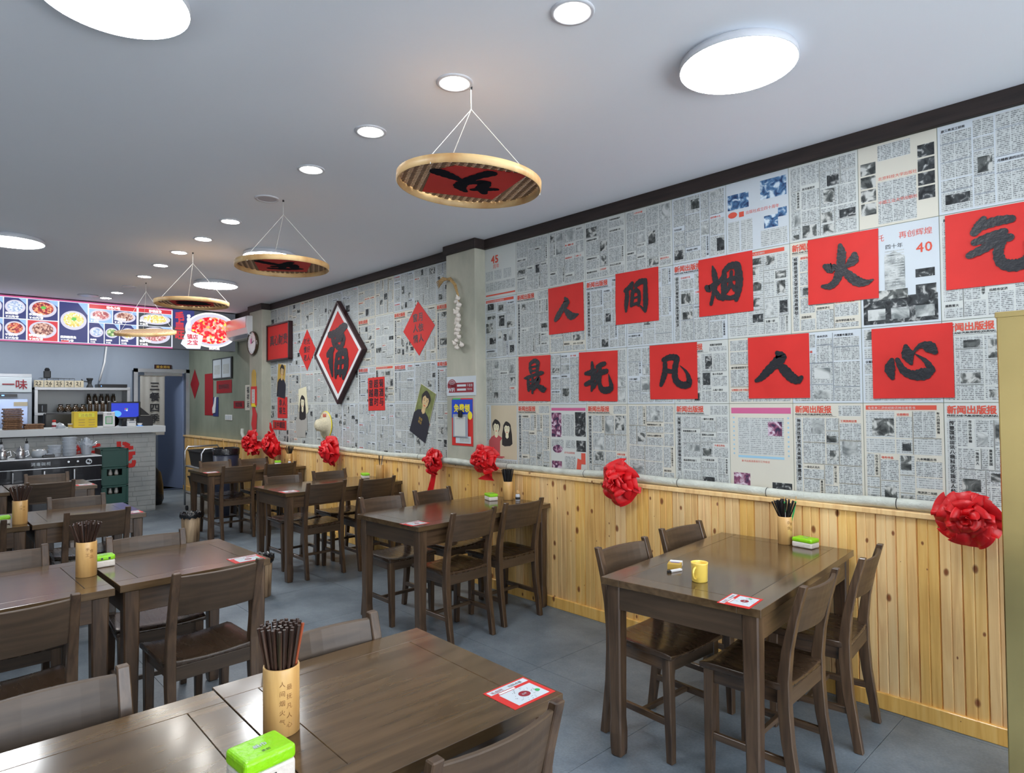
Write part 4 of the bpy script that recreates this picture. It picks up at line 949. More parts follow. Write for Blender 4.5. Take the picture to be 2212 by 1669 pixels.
flat(9.27, 1.59, .22, .37, 'paper_warm', 'narrow yellowish strip with black characters beside the far pillar', 'notice', 'character_strip', txt='福祥运', sz=.1, vert=True)
o = flat(11.0, 1.66, .42, .69, 'red_paper_dark', 'long dark red hanging scroll on the green wall', 'scroll', 'red_scroll')
t = wthing('coat_poster', 'dark blue sheet with a white cloth hanging over it beside the red scroll', 'poster', 10.66, 1.46, .006)
mb('blue_poster').box(-.12, -.155, 0, .13, .155, .002).obj('blue_sheet', t); mb('white_plastic').extr([(-.02, .15), (.05, .16), (.03, .02), (.0, -.1), (-.12, -.11), (-.13, -.02), (-.06, .05)][::-1], .003, .014).obj('white_cloth', t, .003)
t = wthing('framed_certificate', 'pair of certificates in a thin black frame high on the green wall', 'frame', 10.33, 2.055, .004)
b = mb('black_plastic').box(-.44, -.165, 0, .44, .165, .02); b.obj('frame', t, .002)
for s in (-.21, .21): mb('paper_cool').quad(s-.19, -.145, s+.19, .145, .0215).use('body_text_light').quad(s-.14, -.09, s+.14, .06, .0222).obj('certificate', t)
t = wthing('switch_plate', 'white wall switch plate with three rockers below the red notice', 'switch', 10.06, 1.296, .002)
mb('white_plastic').box(-.15, -.043, 0, .15, .043, .01).obj('plate', t, .003)
for s in (-.09, 0, .09): mb('paper_cool').box(s-.035, -.03, .010, s+.035, .03, .014).obj('rocker', t, .002)
# photographs pinned to the newspaper
def poster(x, z, w_, h_, label, build, tilt=0, name='portrait_poster'):
    b = mb('paper_warm').box(-w_/2, -h_/2, 0, w_/2, h_/2, .0012); build(b); o = b.obj(name); onwall(o, nx(x), nz(z), .005, tilt); return tag(o, label, 'poster')
def man(b): b.use('olive_print').quad(-.13, -.20, .13, .20, .0016); person_print(b, 0, -.02, .36, 'hair_print', 'skin_print', 'navy_print', z=.0020); b.use('gold_print').text('歌曲\n精选', .03, -.04, -.12, .0032)
poster(4.87, 1.44, .27, .41, 'tilted colour poster of a man in a dark shirt', man, math.radians(-23))
def man2(b): b.use('gold_print').quad(-.12, -.18, .12, .18, .0016); person_print(b, 0.02, 0, .34, 'hair_print', 'skin_print', 'navy_print', z=.0020)
poster(8.10, 1.83, .27, .40, 'small dark portrait poster below the framed red picture', man2, math.radians(-8))
def woman(b):
    b.v.clear(); b.f.clear(); b.m.clear()
    b.use('skin_light').extr([(-.12, .30), (.10, .33), (.16, .02), (.06, -.05), (-.12, .0)][::-1], 0, .0012)
    b.use('cloth_grey').extr([(-.12, .02), (.06, -.02), (.08, -.30), (-.18, -.30), (-.2, -.1)][::-1], 0, .0014)
    person_print(b, 0, .04, .34, 'hair_print', 'skin_light', 'cloth_grey', True, z=.0020)
poster(7.46, 1.38, .24, .6, 'cut-out black and white portrait of a long-haired woman', woman, 0, 'portrait_cutout')
# straw hat
t = wthing('straw_hat', 'pale straw hat with red characters hanging under the fu diamond', 'hat', 6.84, 1.25, .012)
b = mb('straw'); b.lathe([(.155, 0), (.150, .008), (.085, .015), (.078, .05), (.065, .105), (.035, .125), (.001, .128)], 32, cap=False)
hat = b.obj('crown_and_brim', t, smooth=True)
mb('poster_yellow').lathe([(.160, -.004), (.162, .002), (.156, .006)], 32, cap=False).obj('brim_edge', t); mb('ink_red').text('福满', .045, -.04, .095, .016, thick=.02).obj('characters', t)

# clock on far pillar
t = thing('wall_clock', 'round white wall clock with a dark rim on the far pillar', 'clock'); t.matrix_world = frame_m((8.86, 3.488, 2.335), (-1, 0, 0), (0, 0, 1))
mb('glass_dark').lathe([(.160, 0), (.165, .01), (.165, .035), (.150, .042), (.147, .030)], 40, cap=False).obj('rim', t, smooth=True); mb('white_plastic').ell(0, 0, .15, .15, .030, 40).obj('dial', t)
b = mb('dark_matte').quad(-.004, 0, .004, .10, .034).poly([(-.004, 0), (.07, .035), (.073, .028), (.004, -.004)], .034)
for i in range(12):
    a = i*PI/6; b.ell(.13*math.cos(a), .13*math.sin(a), .006, .006, .033, 8)
b.obj('hands', t); mb('pink').ell(-.03, .03, .03, .04, .032, 16).obj('printed_motif', t)
t = thing('lucky_plaque', 'red and gold lucky plaque with a long red ribbon on the far pillar', 'ornament'); t.matrix_world = frame_m((8.86, 3.488, 1.72), (-1, 0, 0), (0, 0, 1))
mb('gold_print').extr([(-.07, .0), (.07, .0), (.07, .20), (.03, .25), (-.03, .25), (-.07, .20)], 0, .01).obj('gold_head', t, .003)
mb('red_paper').box(-.09, -.24, 0, .09, .02, .012).obj('red_board', t, .002); mb('paper').box(-.05, -.21, .012, .05, -.02, .015).use('maroon').text('出入平安', .045, -.022, -.06, .0156, vert=True).obj('white_label', t); mb('poster_yellow').box(-.06, -.26, .0, .06, -.215, .016).obj('yellow_foot', t)
mb('red_ribbon').extr([(-.05, -.27), (.03, -.27), (.11, -.36), (.09, -.55), (.04, -.70), (-.03, -.60), (-.08, -.50), (-.04, -.36)][::-1], .006, .009).obj('ribbon', t)
# air conditioner
t = thing('air_conditioner', 'white wall-mounted air conditioner left of the far pillar', 'air conditioner')
t.matrix_world = frame_m((9.34, yw(9.34)-.004, 2.58), (-1, -WS, 0), (0, 0, 1))
pr = [(0, -.15), (.13, -.15), (.19, -.10), (.205, -.02), (.20, .14), (0, .15)]
b = mb('white_plastic'); vs = [(x, y, z) for x in (-.42, .42) for z, y in pr]; n = len(pr)
b.add(vs, [tuple(range(n))[::-1], tuple(range(n, 2*n))]+[(i, (i+1) % n, n+(i+1) % n, n+i) for i in range(n)]).obj('body', t, .006, 2)
mb('steel').add([(-.41, -.02, .2075), (.38, -.02, .2075), (.38, .135, .203), (-.41, .135, .203)], [(0, 1, 2, 3)]).obj('glossy_front', t)
mb('grey_plastic').add([(-.38, -.145, .137), (.36, -.145, .137), (.36, -.105, .187), (-.38, -.105, .187)], [(0, 1, 2, 3)]).obj('louver', t)

# ------------------------------------------------------------------ near pillar: garlic, notices
t = thing('garlic_braid', 'dried garlic braid hanging on the near pillar', 'garlic', (4.25, 3.425, 2.40))
b = mb('dry_stalk')
for k in range(5): b.tube([(.27-.0*k, .03+.006*k, .10+.012*k), (.20, .035, .155+.006*k), (.10, .03, .165-.004*k), (.03, .028+.004*k, .10), (.0, .025, .0), (0, .02, -.12)], [.003, .010, .010, .009, .008, .006], 6)
b.obj('braided_stalks', t, smooth=True)
rr = random.Random(4)
for k in range(16):
    zz = -.02-.030*k if k < 13 else -.40-.02*(k-13); dx = .018*math.sin(k*2.1)+(0 if k < 12 else .035*math.cos(k*2)); s = rr.uniform(.021, .028)
    Mx = Matrix.Translation((dx, .028+rr.uniform(0, .012), zz)) @ Matrix.Rotation(rr.uniform(-.8, .8), 4, 'Y') @ Matrix.Rotation(rr.uniform(-.8, .8), 4, 'X')
    mb('garlic_white').lathe([(.001, -s*.8), (s*.6, -s*.7), (s, -s*.1), (s*.85, s*.35), (s*.35, s*.8), (s*.15, s*1.4)], 12, M=Mx, cap=False).obj('garlic_bulb', t, smooth=True)
PF = 3.424
t = thing('wifi_notice', 'white and maroon wifi notice on the near pillar', 'sign'); t.matrix_world = frame_m((4.245, PF-.002, 1.635), (-1, 0, 0), (0, 0, 1))
mb('paper_cool').box(-.195, -.082, -.001, .195, .082, .001).obj('card', t)
b = mb('maroon').quad(-.17, -.055, .165, .028, .0015).ell(-.125, .005, .062, .055, .0015); b.obj('maroon_panel', t)
b = mb('paper_cool').text('WIFI', .044, -.18, -.045, .002, thick=.03).quad(-.055, -.005, .065, .013, .002).quad(-.055, -.04, .065, -.022, .002).text('千卷卷', .026, .075, -.006, .002).text('千鼎冷面', .017, .075, -.035, .002)
for k in range(3):
    r0 = .018+.014*k
    for i in range(8): a, c_ = PI*(.15+.7*i/8), PI*(.15+.7*(i+1)/8); b.add([(-.125+r*math.cos(q), .002+r*math.sin(q), .002) for r, q in ((r0, a), (r0+.004, a), (r0+.004, c_), (r0, c_))], [(0, 1, 2, 3)])
b.obj('printed_text', t)
t = thing('promotion_poster', 'red and blue promotion poster with a clipped white card on the near pillar', 'poster'); t.matrix_world = frame_m((4.235, PF-.002, 1.335), (-1, 0, 0), (0, 0, 1))
mb('red_paper').box(-.14, -.205, -.001, .14, .195, .001).use('poster_blue').quad(-.14, .03, .14, .185, .0015).use('poster_green').quad(-.13, .185, -.02, .196, .0016).obj('sheet', t)
mb('poster_yellow').text('免费领', .072, -.11, .085, .0025, thick=.03).ell(.105, .05, .03, .035, .002).obj('yellow_text', t)
mb('grey_plastic').box(-.115, -.135, .002, .08, .06, .012).obj('clipboard', t, .003); mb('paper').box(-.09, -.125, .012, .055, .04, .014).use('ink_grey').text('扫一扫', .016, -.06, .018, .0146).obj('card', t)
mb('black_plastic').box(-.025, .035, .012, .02, .095, .03).obj('binder_clip', t, .004); mb('paper_cool').box(-.085, -.185, .001, .115, -.125, .004).use('body_text_light').quad(-.03, -.175, .1, -.135, .0046).obj('receipt', t)

# ------------------------------------------------------------------ pipe on the ledge
def pyy(x):
    y = 3.472+WS*max(0, x-4.2)
    if 3.85 < x < 4.65: y -= .068*min(1, (x-3.85)/.15, (4.65-x)/.15)
    if 8.4 < x < 9.2: y -= .05*min(1, (x-8.4)/.15, (9.2-x)/.15)
    return y
P = []
x = .55
while x < 9.15:
    P.append((x, -(pyy(x)), .989+.005*math.sin(x*3.1)+.003*math.sin(x*7.7))); x += .06
P += [(9.25, -3.52, 1.0), (9.36, -3.53, 1.03), (9.43, -3.54, 1.08), (9.44, -3.55, 1.14)]
o = mb('pipe_wrap').tube(P, .0255, 14).obj('wrapped_pipe', smooth=True); tag(o, 'white wrapped pipe lying on the ledge along the newspaper wall', 'pipe')
for x in (.98, 1.62, 2.18, 2.93, 3.72, 4.95, 6.1):
    k = Matrix.Rotation(PI/2, 4, 'Y'); b = mb('dark_matte').lathe([(.0265, -.002), (.0275, 0), (.0265, .002)], 16, M=Matrix.Translation((x, -pyy(x), .989+.005*math.sin(x*3.1)+.003*math.sin(x*7.7))) @ k, cap=False).obj('tie', o)

# ------------------------------------------------------------------ satin bows
def bow(x, y, z, R, label, seed, tail=None, squash=1.0, knot=True):
    t = thing('satin_bow', label, 'bow', (x, y, z), 0, 'red satin flower bows')
    b = mb('satin_red'); N_ = 150; T_ = 16
    for k, (rk, dk, hk, fq) in enumerate(((1.0, .0, .46, 2.0), (.88, .16, .55, 1.8), (.68, .36, .55, 1.5), (.45, .60, .45, 1.15), (.22, .80, .25, .8))):
        vs = []
        for i in range(N_):
            a = 2*PI*i/N_; ca, sa = math.cos(a), math.sin(a)
            f1 = mnoise.noise(Vector((ca*fq, sa*fq, seed*3.1+k*7)))*2.1; f2 = mnoise.noise(Vector((ca*fq*1.9, sa*fq*1.9, seed*1.7+k*5)))*1.6
            f3 = mnoise.noise(Vector((ca*fq*.8, sa*fq*.8, seed+k*11)))
            for j in range(T_+1):
                t_ = j/T_; g = t_**1.4
                rad = R*rk*(t_**.85)*(1+.20*f3*t_)+R*.06*f2*g
                dep = R*(dk+hk*(math.sin(t_*PI*.80)**.8 if t_ > 0 else 0)*.9) + R*.34*f1*g*(1-.25*k/4)
                if t_ > .75: rad -= R*.25*(t_-.75)*max(0, f1)
                aa = a+.30*f2*g/max(.35, rk)
                vs.append((rad*math.cos(aa), max(.0, dep*.82), rad*math.sin(aa)*squash))
        b.add(vs, [(i*(T_+1)+j, i*(T_+1)+j+1, ((i+1) % N_)*(T_+1)+j+1, ((i+1) % N_)*(T_+1)+j) for i in range(N_) for j in range(T_)])
    b.obj('flower', t, smooth=True)
    if tail:
        tb = mb('satin_red'); pts = tail; n = 14; vs = []
        for i in range(n+1):
            a = i/n; kx = a*(len(pts)-1); q = min(int(kx), len(pts)-2); f_ = kx-q
            cx = pts[q][0]*(1-f_)+pts[q+1][0]*f_; cz = pts[q][1]*(1-f_)+pts[q+1][1]*f_; w_ = pts[q][2]*(1-f_)+pts[q+1][2]*f_
            for j in range(5):
                u = j/4*2-1; vs.append((cx+u*w_/2, .012+.008*math.sin(u*3+a*7), cz))
        tb.add(vs, [(i*5+j, i*5+j+1, i*5+6+j, i*5+5+j) for i in range(n) for j in range(4)]).obj('tail', t, smooth=True)
bow(.672, 3.385, .975, .132, 'largest red satin bow beside the brass panel', 11, squash=.95)
bow(2.55, 3.395, .972, .143, 'red satin bow right of the near pillar under the red squares', 12)
bow(3.86, 3.38, 1.045, .145, 'red satin bow attached to the near pillar corner over the couple photograph', 13, tail=[(0, -.05, .05), (-.02, -.13, .09), (.02, -.17, .2)], squash=.8)
bow(4.57, 3.40, .985, .120, 'red satin bow left of the near pillar with a long hanging ribbon', 14, tail=[(.02, -.06, .06), (.06, -.2, .08), (.09, -.33, .10), (.10, -.44, .105)])
bow(6.50, 3.42, .975, .165, 'red satin bow hanging under the straw hat', 15, squash=.95)
bow(8.62, 3.42, .985, .185, 'left red satin bow of the joined pair at the far pillar', 16)
bow(8.05, 3.45, .975, .180, 'right red satin bow of the joined pair at the far pillar', 17, tail=[(.0, .05, .05), (.1, .18, .12), (.16, .28, .02)])

# ------------------------------------------------------------------ brass partition at the right edge
t = thing('brass_panel', 'tall brass-clad partition at the right edge of the picture', 'partition', (0, 0, 0))
mb('brass').box(.18, -3.10, 0, .502, -3.02, 1.815).obj('panel', t, .004); mb('brass').box(.176, -3.105, 1.80, .506, -3.015, 1.822).obj('top_edge', t, .002)

# ------------------------------------------------------------------ bins
def log_bin(x, y, label, r=.098, h=.30):
    t = thing('waste_bin', label, 'bin', (x, y, 0), 0, 'log-look waste bins')
    mb('log_wood').lathe([(.001, 0), (r*.86, 0), (r*.88, .01), (r, h), (r-.006, h), (r*.84, .012), (.001, .012)], 24, cap=False).obj('body', t, smooth=True)
    vs = []; n = 32; prof = [(r*.7, h-.03), (r*.98, h+.012), (r*1.08, h+.018), (r*1.12, h-.01), (r*1.06, h-.035)]
    for k, (q, z) in enumerate(prof):
        for i in range(n):
            a = 2*PI*i/n; w_ = 1+.05*math.sin(i*3.7+k*1.3); vs.append((q*w_*math.cos(a), q*w_*math.sin(a), z+.010*math.sin(i*2.3+k)))
    mb('black_bag').add(vs, [(k*n+i, k*n+(i+1) % n, (k+1)*n+(i+1) % n, (k+1)*n+i) for k in range(4) for i in range(n)]+[tuple(range(n))]).obj('bag', t, smooth=True)
log_bin(7.55, 2.28, 'log-look waste bin with a black bag at the leg of the farthest wall table')
log_bin(5.03, 2.02, 'log-look waste bin with a black bag half hidden behind the second pair of tables')

# ------------------------------------------------------------------ steel trolley with tubs
t = thing('service_trolley', 'steel trolley with an arched handle in the far corner', 'trolley', (9.45, 3.12, 0))
for sx in (-.35, .35):
    mb('steel').tube([(sx, -.24, .08), (sx, -.24, .84), (sx, -.20, .90), (sx, .20, .90), (sx, .24, .84), (sx, .24, .08)], .013, 8).obj('handle_frame', t, smooth=True)
for zz in (.25, .62): mb('steel_brushed').box(-.36, -.24, zz, .36, .24, zz+.02).obj('tray', t, .003)
for sx in (-.33, .33):
    for sy in (-.22, .22): mb('black_plastic').lathe([(.035, -.012), (.035, .012)], 14, M=Matrix.Translation((sx, sy, .04)) @ Matrix.Rotation(PI/2, 4, 'X')).obj('wheel', t)
def tub(x, y, z, lx, ly, h, label, m='dark_matte'):
    t = thing('plastic_tub', label, 'tub', (x, y, z), 0)
    b = mb(m); q = .85; vs = [(sx*lx*k, sy*ly*k, zz) for k, zz in ((q, 0), (1, h)) for sx, sy in ((-1, -1), (1, -1), (1, 1), (-1, 1))]+[(sx*lx*.95, sy*ly*.95, h) for sx, sy in ((-1, -1), (1, -1), (1, 1), (-1, 1))]+[(sx*lx*.8, sy*ly*.8, .01) for sx, sy in ((-1, -1), (1, -1), (1, 1), (-1, 1))]
    fs = [(3, 2, 1, 0), (12, 13, 14, 15)]
    for i in range(4):
        j = (i+1) % 4; fs += [(i, j, 4+j, 4+i), (4+i, 4+j, 8+j, 8+i), (8+i, 8+j, 12+j, 12+i)]
    b.add(vs, fs).obj('body', t, .004); mb(m).box(-lx*1.03, -ly*1.03, h-.02, -lx, ly*1.03, h).box(lx, -ly*1.03, h-.02, lx*1.03, ly*1.03, h).box(-lx, -ly*1.03, h-.02, lx, -ly, h).box(-lx, ly, h-.02, lx, ly*1.03, h).obj('lip', t)
tub(9.45, 3.08, .645, .28, .18, .22, 'dark rectangular tub on the upper tray of the trolley')
tub(9.45, 3.10, .275, .28, .20, .22, 'dark rectangular tub on the lower tray of the trolley')
t = thing('bucket', 'dark blue round bucket lined with a bag beside the trolley', 'bucket', (8.88, 3.12, 0))
plain('bucket_blue', srgb(38, 44, 62), .4)
mb('bucket_blue').lathe([(.001, 0), (.13, 0), (.165, .90), (.155, .90), (.12, .02), (.001, .02)], 24, cap=False).obj('body', t, smooth=True)
mb('black_bag').lathe([(.14, .86), (.16, .915), (.172, .905), (.17, .83)], 24, cap=False).obj('bag', t, smooth=True); mb('bamboo').tube([(.0, .0, .5), (.02, .03, 1.02)], .006, 6).obj('wooden_stick', t)

# ------------------------------------------------------------------ doorway, curtain, door leaf
dr = struct(mb('steel_brushed').box(12.26, -2.86, 0, 12.31, -2.80, 2.12).box(12.26, -3.68, 0, 12.31, -3.62, 2.12).box(12.26, -3.68, 2.06, 12.31, -2.80, 2.12).obj('door_1'))
mb('steel').box(12.24, -3.55, 2.0, 12.27, -2.95, 2.055).obj('closer_rail', dr)
g = mb('glass_frost').box(0, -.02, 0, .80, .02, 2.04).obj('door_leaf', dr, .003); g.location = S((12.33, 3.60, .012)); g.rotation_euler[2] = math.radians(14)
t = thing('door_curtain', 'grey cloth door curtain with four black brushed characters', 'curtain'); facing(t, 12.25, 2.89, 2.0)
b = mb('cloth_grey'); n = 20; vs = []
for j in range(2):
    for i in range(n+1): vs.append((.38*i/n, -1.02*j, .006*math.sin(i*1.1)))
b.add(vs, [(i, n+1+i, n+2+i, i+1) for i in range(n)]).obj('cloth', t, smooth=True); mb('steel').tube([(-.02, 0, 0), (.40, 0, 0)], .01, 8).obj('rod', t)
mb('brush_ink').text('三餐四季', .16, .14, -.24, .014, vert=True, gap=1.15, thick=.025).obj('ink_characters', t)
t = thing('door_plaque', 'small dark wooden plaque with gold lettering above the doorway', 'sign'); facing(t, 12.29, 3.25, 2.155)
mb('lacquer').box(-.135, -.035, 0, .135, .04, .02).obj('board', t, .003); mb('gold_print').text('美食美味', .055, -.11, -.02, .0215, thick=.01).obj('gold_letters', t)
t = thing('black_bag', 'black bag leaning behind the end of the counter', 'bag', (10.75, 2.73, 0)); mb('black_bag').lathe([(.10, 0), (.13, .08), (.12, .30), (.09, .48), (.02, .56)], 18).obj('body', t, smooth=True); mb('black_bag').tube([(-.04, 0, .5), (-.03, 0, .62), (.03, 0, .62), (.04, 0, .5)], .008, 6).obj('strap', t)

# ------------------------------------------------------------------ menu light box
t = thing('menu_board', 'long backlit menu board with dish photographs over the counter', 'menu board')
facing(t, 9.80, 0, 0)
y0, y1, z0, z1 = -.10, 2.715, 2.285, 2.842
mb('black_plastic').box(y0, z0, -.14, y1, z1, -.004).obj('case', t)
mb('menu_border').box(y0, z0, -.004, y1, z0+.018, .004).box(y0, z1-.018, -.004, y1, z1, .004).obj('border', t)
mb('menu_white').quad(y0, z0+.018, y1, z1-.018, 0).obj('light_face', t)
rm = random.Random(9)
def dish(b, cx, cz, rx, rz_, food, z=.004, plate='menu_bowl', green=False):
    b.use(plate).ell(cx, cz, rx, rz_, z, 32); b.use(food).ell(cx, cz+rz_*.06, rx*.78, rz_*.76, z+.001, 32)
    if green: b.use('menu_green').poly([(cx-rx*.2, cz+rz_*.1), (cx-rx*.05, cz+rz_*.35), (cx+rx*.2, cz+rz_*.3), (cx+rx*.22, cz+rz_*.05), (cx, cz-rz_*.05)], z+.002)
def panel(ya, yb, za, zb, bgm, food, name_, price=None, green=False, head=None, rx=None):
    b = mb(bgm).quad(ya, za, yb, zb, .002); cx, cz = (ya+yb)/2, (za+zb)/2
    if bgm != 'menu_red': b.use('menu_skyblue').poly([(yb-(yb-ya)*.35, zb), (yb, zb-(zb-za)*.3), (yb, zb)], .0025)
    pn = b.obj('menu_panel', t); b = MB()
    if food: dish(b, cx, cz+(zb-za)*.05, (yb-ya)*.46, min((zb-za)*.42, (yb-ya)*.40), food, .003, green=green)
    if food: b.obj('dish_picture', pn)
    b = mb('menu_text'); s = min(.034, (yb-ya)/7)
    if name_: b.use('menu_text').text(name_, s, ya+.012, za+.012+(s*1.1 if price else 0), .007, thick=.03)
    if price: b.use('menu_text').text(price, s*.95, ya+.012, za+.008, .007, thick=.03)
    b.obj('caption', pn); return pn
Z0, Z1, Zm = z0+.024, z1-.024, (z0+z1)/2
for i, (ya, yb) in enumerate(((.10, .33), (.34, .58), (.59, .84), (.85, 1.065))):
    panel(ya, yb, Zm+.006, Z1, 'menu_navy', ['food_brown', 'food_red', 'food_white', 'food_white'][i], '鲜肉水饺', '￥22元/份')
    panel(ya, yb, Z0, Zm-.006, 'menu_navy', ['food_red', 'food_hot', 'food_brown', 'food_red'][i], '干锅排骨', '￥37元/份')
panel(1.08, 1.385, Zm+.006, Z1, 'menu_navy', 'food_red', '水煮牛肉', '￥42元/份', True)
panel(1.08, 1.385, Z0, Zm-.006, 'menu_red', 'food_brown', '砂锅羊肉煲', '￥38元/份')
b = panel(1.40, 1.705, Z0, Z1, 'menu_navy', 'food_yellow', '招牌酸菜鱼', '￥33元/份', True)
mb('menu_red').box(1.42, Z0+.0, .008, 1.50, Z0+.02, .010).obj('menu_tag', t)
for ya, yb, tx in ((1.72, 2.265, '特色小吃'), (2.29, 2.70, '砂锅煮食')):
    mb('menu_red').quad(ya, Z1-.055, yb, Z1, .003).use('menu_text').text(tx, .04, (ya+yb)/2-.08, Z1-.045, .006, thick=.03).obj('menu_heading', t)
panel(1.72, 1.98, Zm+.02, Z1-.062, 'menu_skyblue', 'food_pink', '花生米', '￥12元')
panel(1.99, 2.265, Zm+.02, Z1-.062, 'menu_navy', 'food_brown', '口味鸡块', '￥18元')
panel(2.29, 2.70, Zm+.02, Z1-.062, 'menu_grey', 'food_yellow', '砂锅鱼头', '￥28元')
for ya, yb, f in ((1.72, 1.885, 'food_white'), (1.895, 2.06, 'food_green'), (2.07, 2.265, 'food_yellow')): panel(ya, yb, Z0, Zm+.012, 'menu_navy', f, '凉拌菜', '￥9元')
panel(2.29, 2.70, Z0, Zm+.012, 'menu_grey', 'food_pink', '番茄牛腩', '￥28元')
# right-hand light box
t = thing('dish_light_box', 'backlit picture of a red hot stew at the right end of the menu board', 'menu board')
facing(t, 9.80, 0, 0)
mb('black_plastic').box(2.72, 2.285, -.14, 3.575, 2.842, -.004).obj('case', t)
mb('menu_grey').quad(2.72, 2.285, 3.575, 2.842, 0).use('menu_navy').quad(2.72, 2.6, 3.0, 2.842, .001).obj('face', t)
b = MB().use('menu_text').ell(3.24, 2.58, .36, .255, .002, 48); b.use('menu_bowl').ell(3.24, 2.58, .335, .235, .003, 48); b.use('food_hot').ell(3.25, 2.575, .29, .195, .004, 48); b.obj('bowl_picture', t)
b = mb('menu_red').text('毛血旺', .12, 2.745, 2.70, .006, vert=True, gap=1.0, thick=.05, sy=1.1); b.use('menu_text').text('香辣鲜麻', .05, 2.90, 2.74, .006, vert=True, thick=.03); b.obj('red_characters', t)
mb('menu_white').poly([(2.82, 2.36), (2.90, 2.56), (3.12, 2.49), (3.08, 2.30), (2.90, 2.295)], .006).use('menu_red').text('镇店\n之宝', .075, 2.90, 2.44, .008, thick=.03).obj('best_dish_tag', t)
b = mb('menu_text').text('招牌菜', .05, 3.2, 2.30, .0065, thick=.02).obj('caption', t)

# ------------------------------------------------------------------ counter
t = thing('service_counter', 'plastered service counter with a thick white worktop and red lettering', 'counter', (0, 0, 0))
b = mb('counter_plaster').box(10.15, -2.60, 0, 10.75, 1.0, 1.10); b.obj('body', t, .012, 2)
b = mb('counter_plaster'); rb = random.Random(6); zz = .02
while zz < 1.07:
    x = .7+rb.random()*.1
    while x < 2.58:
        L_ = rb.uniform(.16, .24); x1_ = min(x+L_, 2.592)
        mb('counter_plaster').box(10.145-rb.random()*.004, -x1_+.004, zz+.003, 10.151, -x-.004, zz+.062).obj('brick', t, .002); x += L_
    zz += .068
mb('slab_white').box(10.06, -2.70, 1.112, 10.85, 1.0, 1.202).obj('worktop', t, .006, 2)
b = mb('red_paper').text('饭', .34, 0, 0, 0, thick=.025).text('戋', .38, .37, -.03, 0, thick=.03)
o = b.obj('red_lettering', t); o.matrix_world = frame_m((10.138, 1.60, .70), (0, 1, 0), (0, 0, 1))
# boxes and gear on the counter
CT = 1.203
for k in range(12):
    t = mb('board_brown').box(-.10, -.095, 0, .10, .095, .019).obj('wooden_board', bevel=.002); t.location = S((10.32+.01*math.sin(k*2), .99+.008*math.sin(k*3.3), CT+.0225*k)); t.rotation_euler[2] = .04*math.sin(k*5)
    tag(t, '%s brown wooden board in the tall stack on the counter' % ('lowest', 'second lowest', 'third lowest', 'fourth lowest', 'fifth lowest', 'sixth lowest', 'sixth from top', 'fifth from top', 'fourth from top', 'third from top', 'second from top', 'topmost')[k], 'board', 'boards in the tall stack')
for k in range(3):
    t = mb('board_brown').box(-.10, -.10, 0, .10, .10, .019).obj('wooden_board', bevel=.002); t.location = S((10.32, 1.205+.006*math.sin(k*3.3), CT+.0225*k)); t.rotation_euler[2] = .05*math.sin(k*4)
    tag(t, '%s brown wooden board in the low stack right of the tall stack' % ('lowest', 'middle', 'topmost')[k], 'board', 'boards in the low stack')
t = thing('yellow_box', 'bright yellow metal cabinet with slots standing on the counter', 'box'); facing(t, 10.18, 1.745, CT)
mb('yellow_metal').box(-.125, 0, -.16, .145, .215, 0).obj('body', t, .004)
mb('yellow_light').quad(-.07, .14, .11, .195, .002).use('gold_print').text('消毒筷', .045, -.05, .148, .003).obj('label_panel', t)
for i in range(3):
    for s in (-.07, .045): mb('gold_print').box(s, .03+.035*i, 0, s+.07, .04+.035*i, .003).obj('slot', t)
t = thing('payment_stand', 'white payment sign with a green bordered square on the counter', 'sign'); facing(t, 10.17, 2.025, CT)
mb('white_plastic').box(-.07, 0, -.02, .07, .205, 0).obj('board', t, .008, 2); mb('green_plastic').quad(-.045, .04, .04, .145, .001).use('paper').quad(-.036, .05, .031, .135, .002).obj('green_square', t); mb('ink_grey').text('收款', .03, -.03, .165, .002).obj('sign_text', t)
o = mb('pink').ell(0, 0, .06, .075, 0, 24).extr([(.06*math.cos(2*PI*i/24), .075*math.sin(2*PI*i/24)) for i in range(24)], -.004, 0).obj('pink_fan'); facing(o, 10.21, 2.09, CT+.076); tag(o, 'pink round fan propped behind the payment sign', 'fan')
t = thing('monitor', 'black monitor with a bright blue desktop on the counter', 'monitor'); facing(t, 10.42, 2.265, CT)
mb('black_plastic').box(-.20, .10, -.03, .20, .345, 0).obj('housing', t, .005); mb('screen_blue').quad(-.165, .125, .175, .325, .001).use('screen_cyan').ell(-.10, .175, .06, .045, .0015).obj('screen', t)
b = mb('menu_red').quad(.0, .235, .018, .25, .003).use('menu_green').quad(.021, .235, .039, .25, .003).use('menu_cyan').quad(-.003, .215, .015, .231, .003).use('menu_white').quad(.018, .213, .036, .23, .003).obj('screen_emblem', t)
mb('black_plastic').box(-.05, 0, -.09, .05, .012, .05).box(-.02, .01, -.035, .02, .12, -.015).obj('stand', t, .004)
mb('black_plastic').extr([(.2, .15), (.33, .15), (.2, .27)], -.06, -.03).obj('rear_display', t)
t = thing('receipt_printer', 'black receipt printer at the right end of the counter', 'printer'); facing(t, 10.30, 2.50, CT); mb('black_plastic').box(-.085, 0, -.16, .10, .135, 0).obj('body', t, .008, 2); mb('dark_matte').box(-.07, .136, -.1, .085, .142, -.04).obj('paper_slot', t)
t = thing('card_reader', 'small white box in front of the monitor', 'box'); facing(t, 10.16, 2.30, CT); mb('white_plastic').box(-.055, 0, -.05, .05, .075, 0).obj('body', t, .004); mb('grey_plastic').quad(-.04, .05, .035, .065, .001).obj('display', t)
t = thing('paper_cup', 'small white bowl between the white box and the printer', 'bowl', (10.2, 2.405, CT)); mb('white_plastic').lathe([(.02, 0), (.034, .04), (.031, .04), (.018, .005)], 18, cap=False).obj('bowl', t, smooth=True); mb('menu_cyan').lathe([(.036, .0), (.04, .006)], 18).obj('saucer', t)
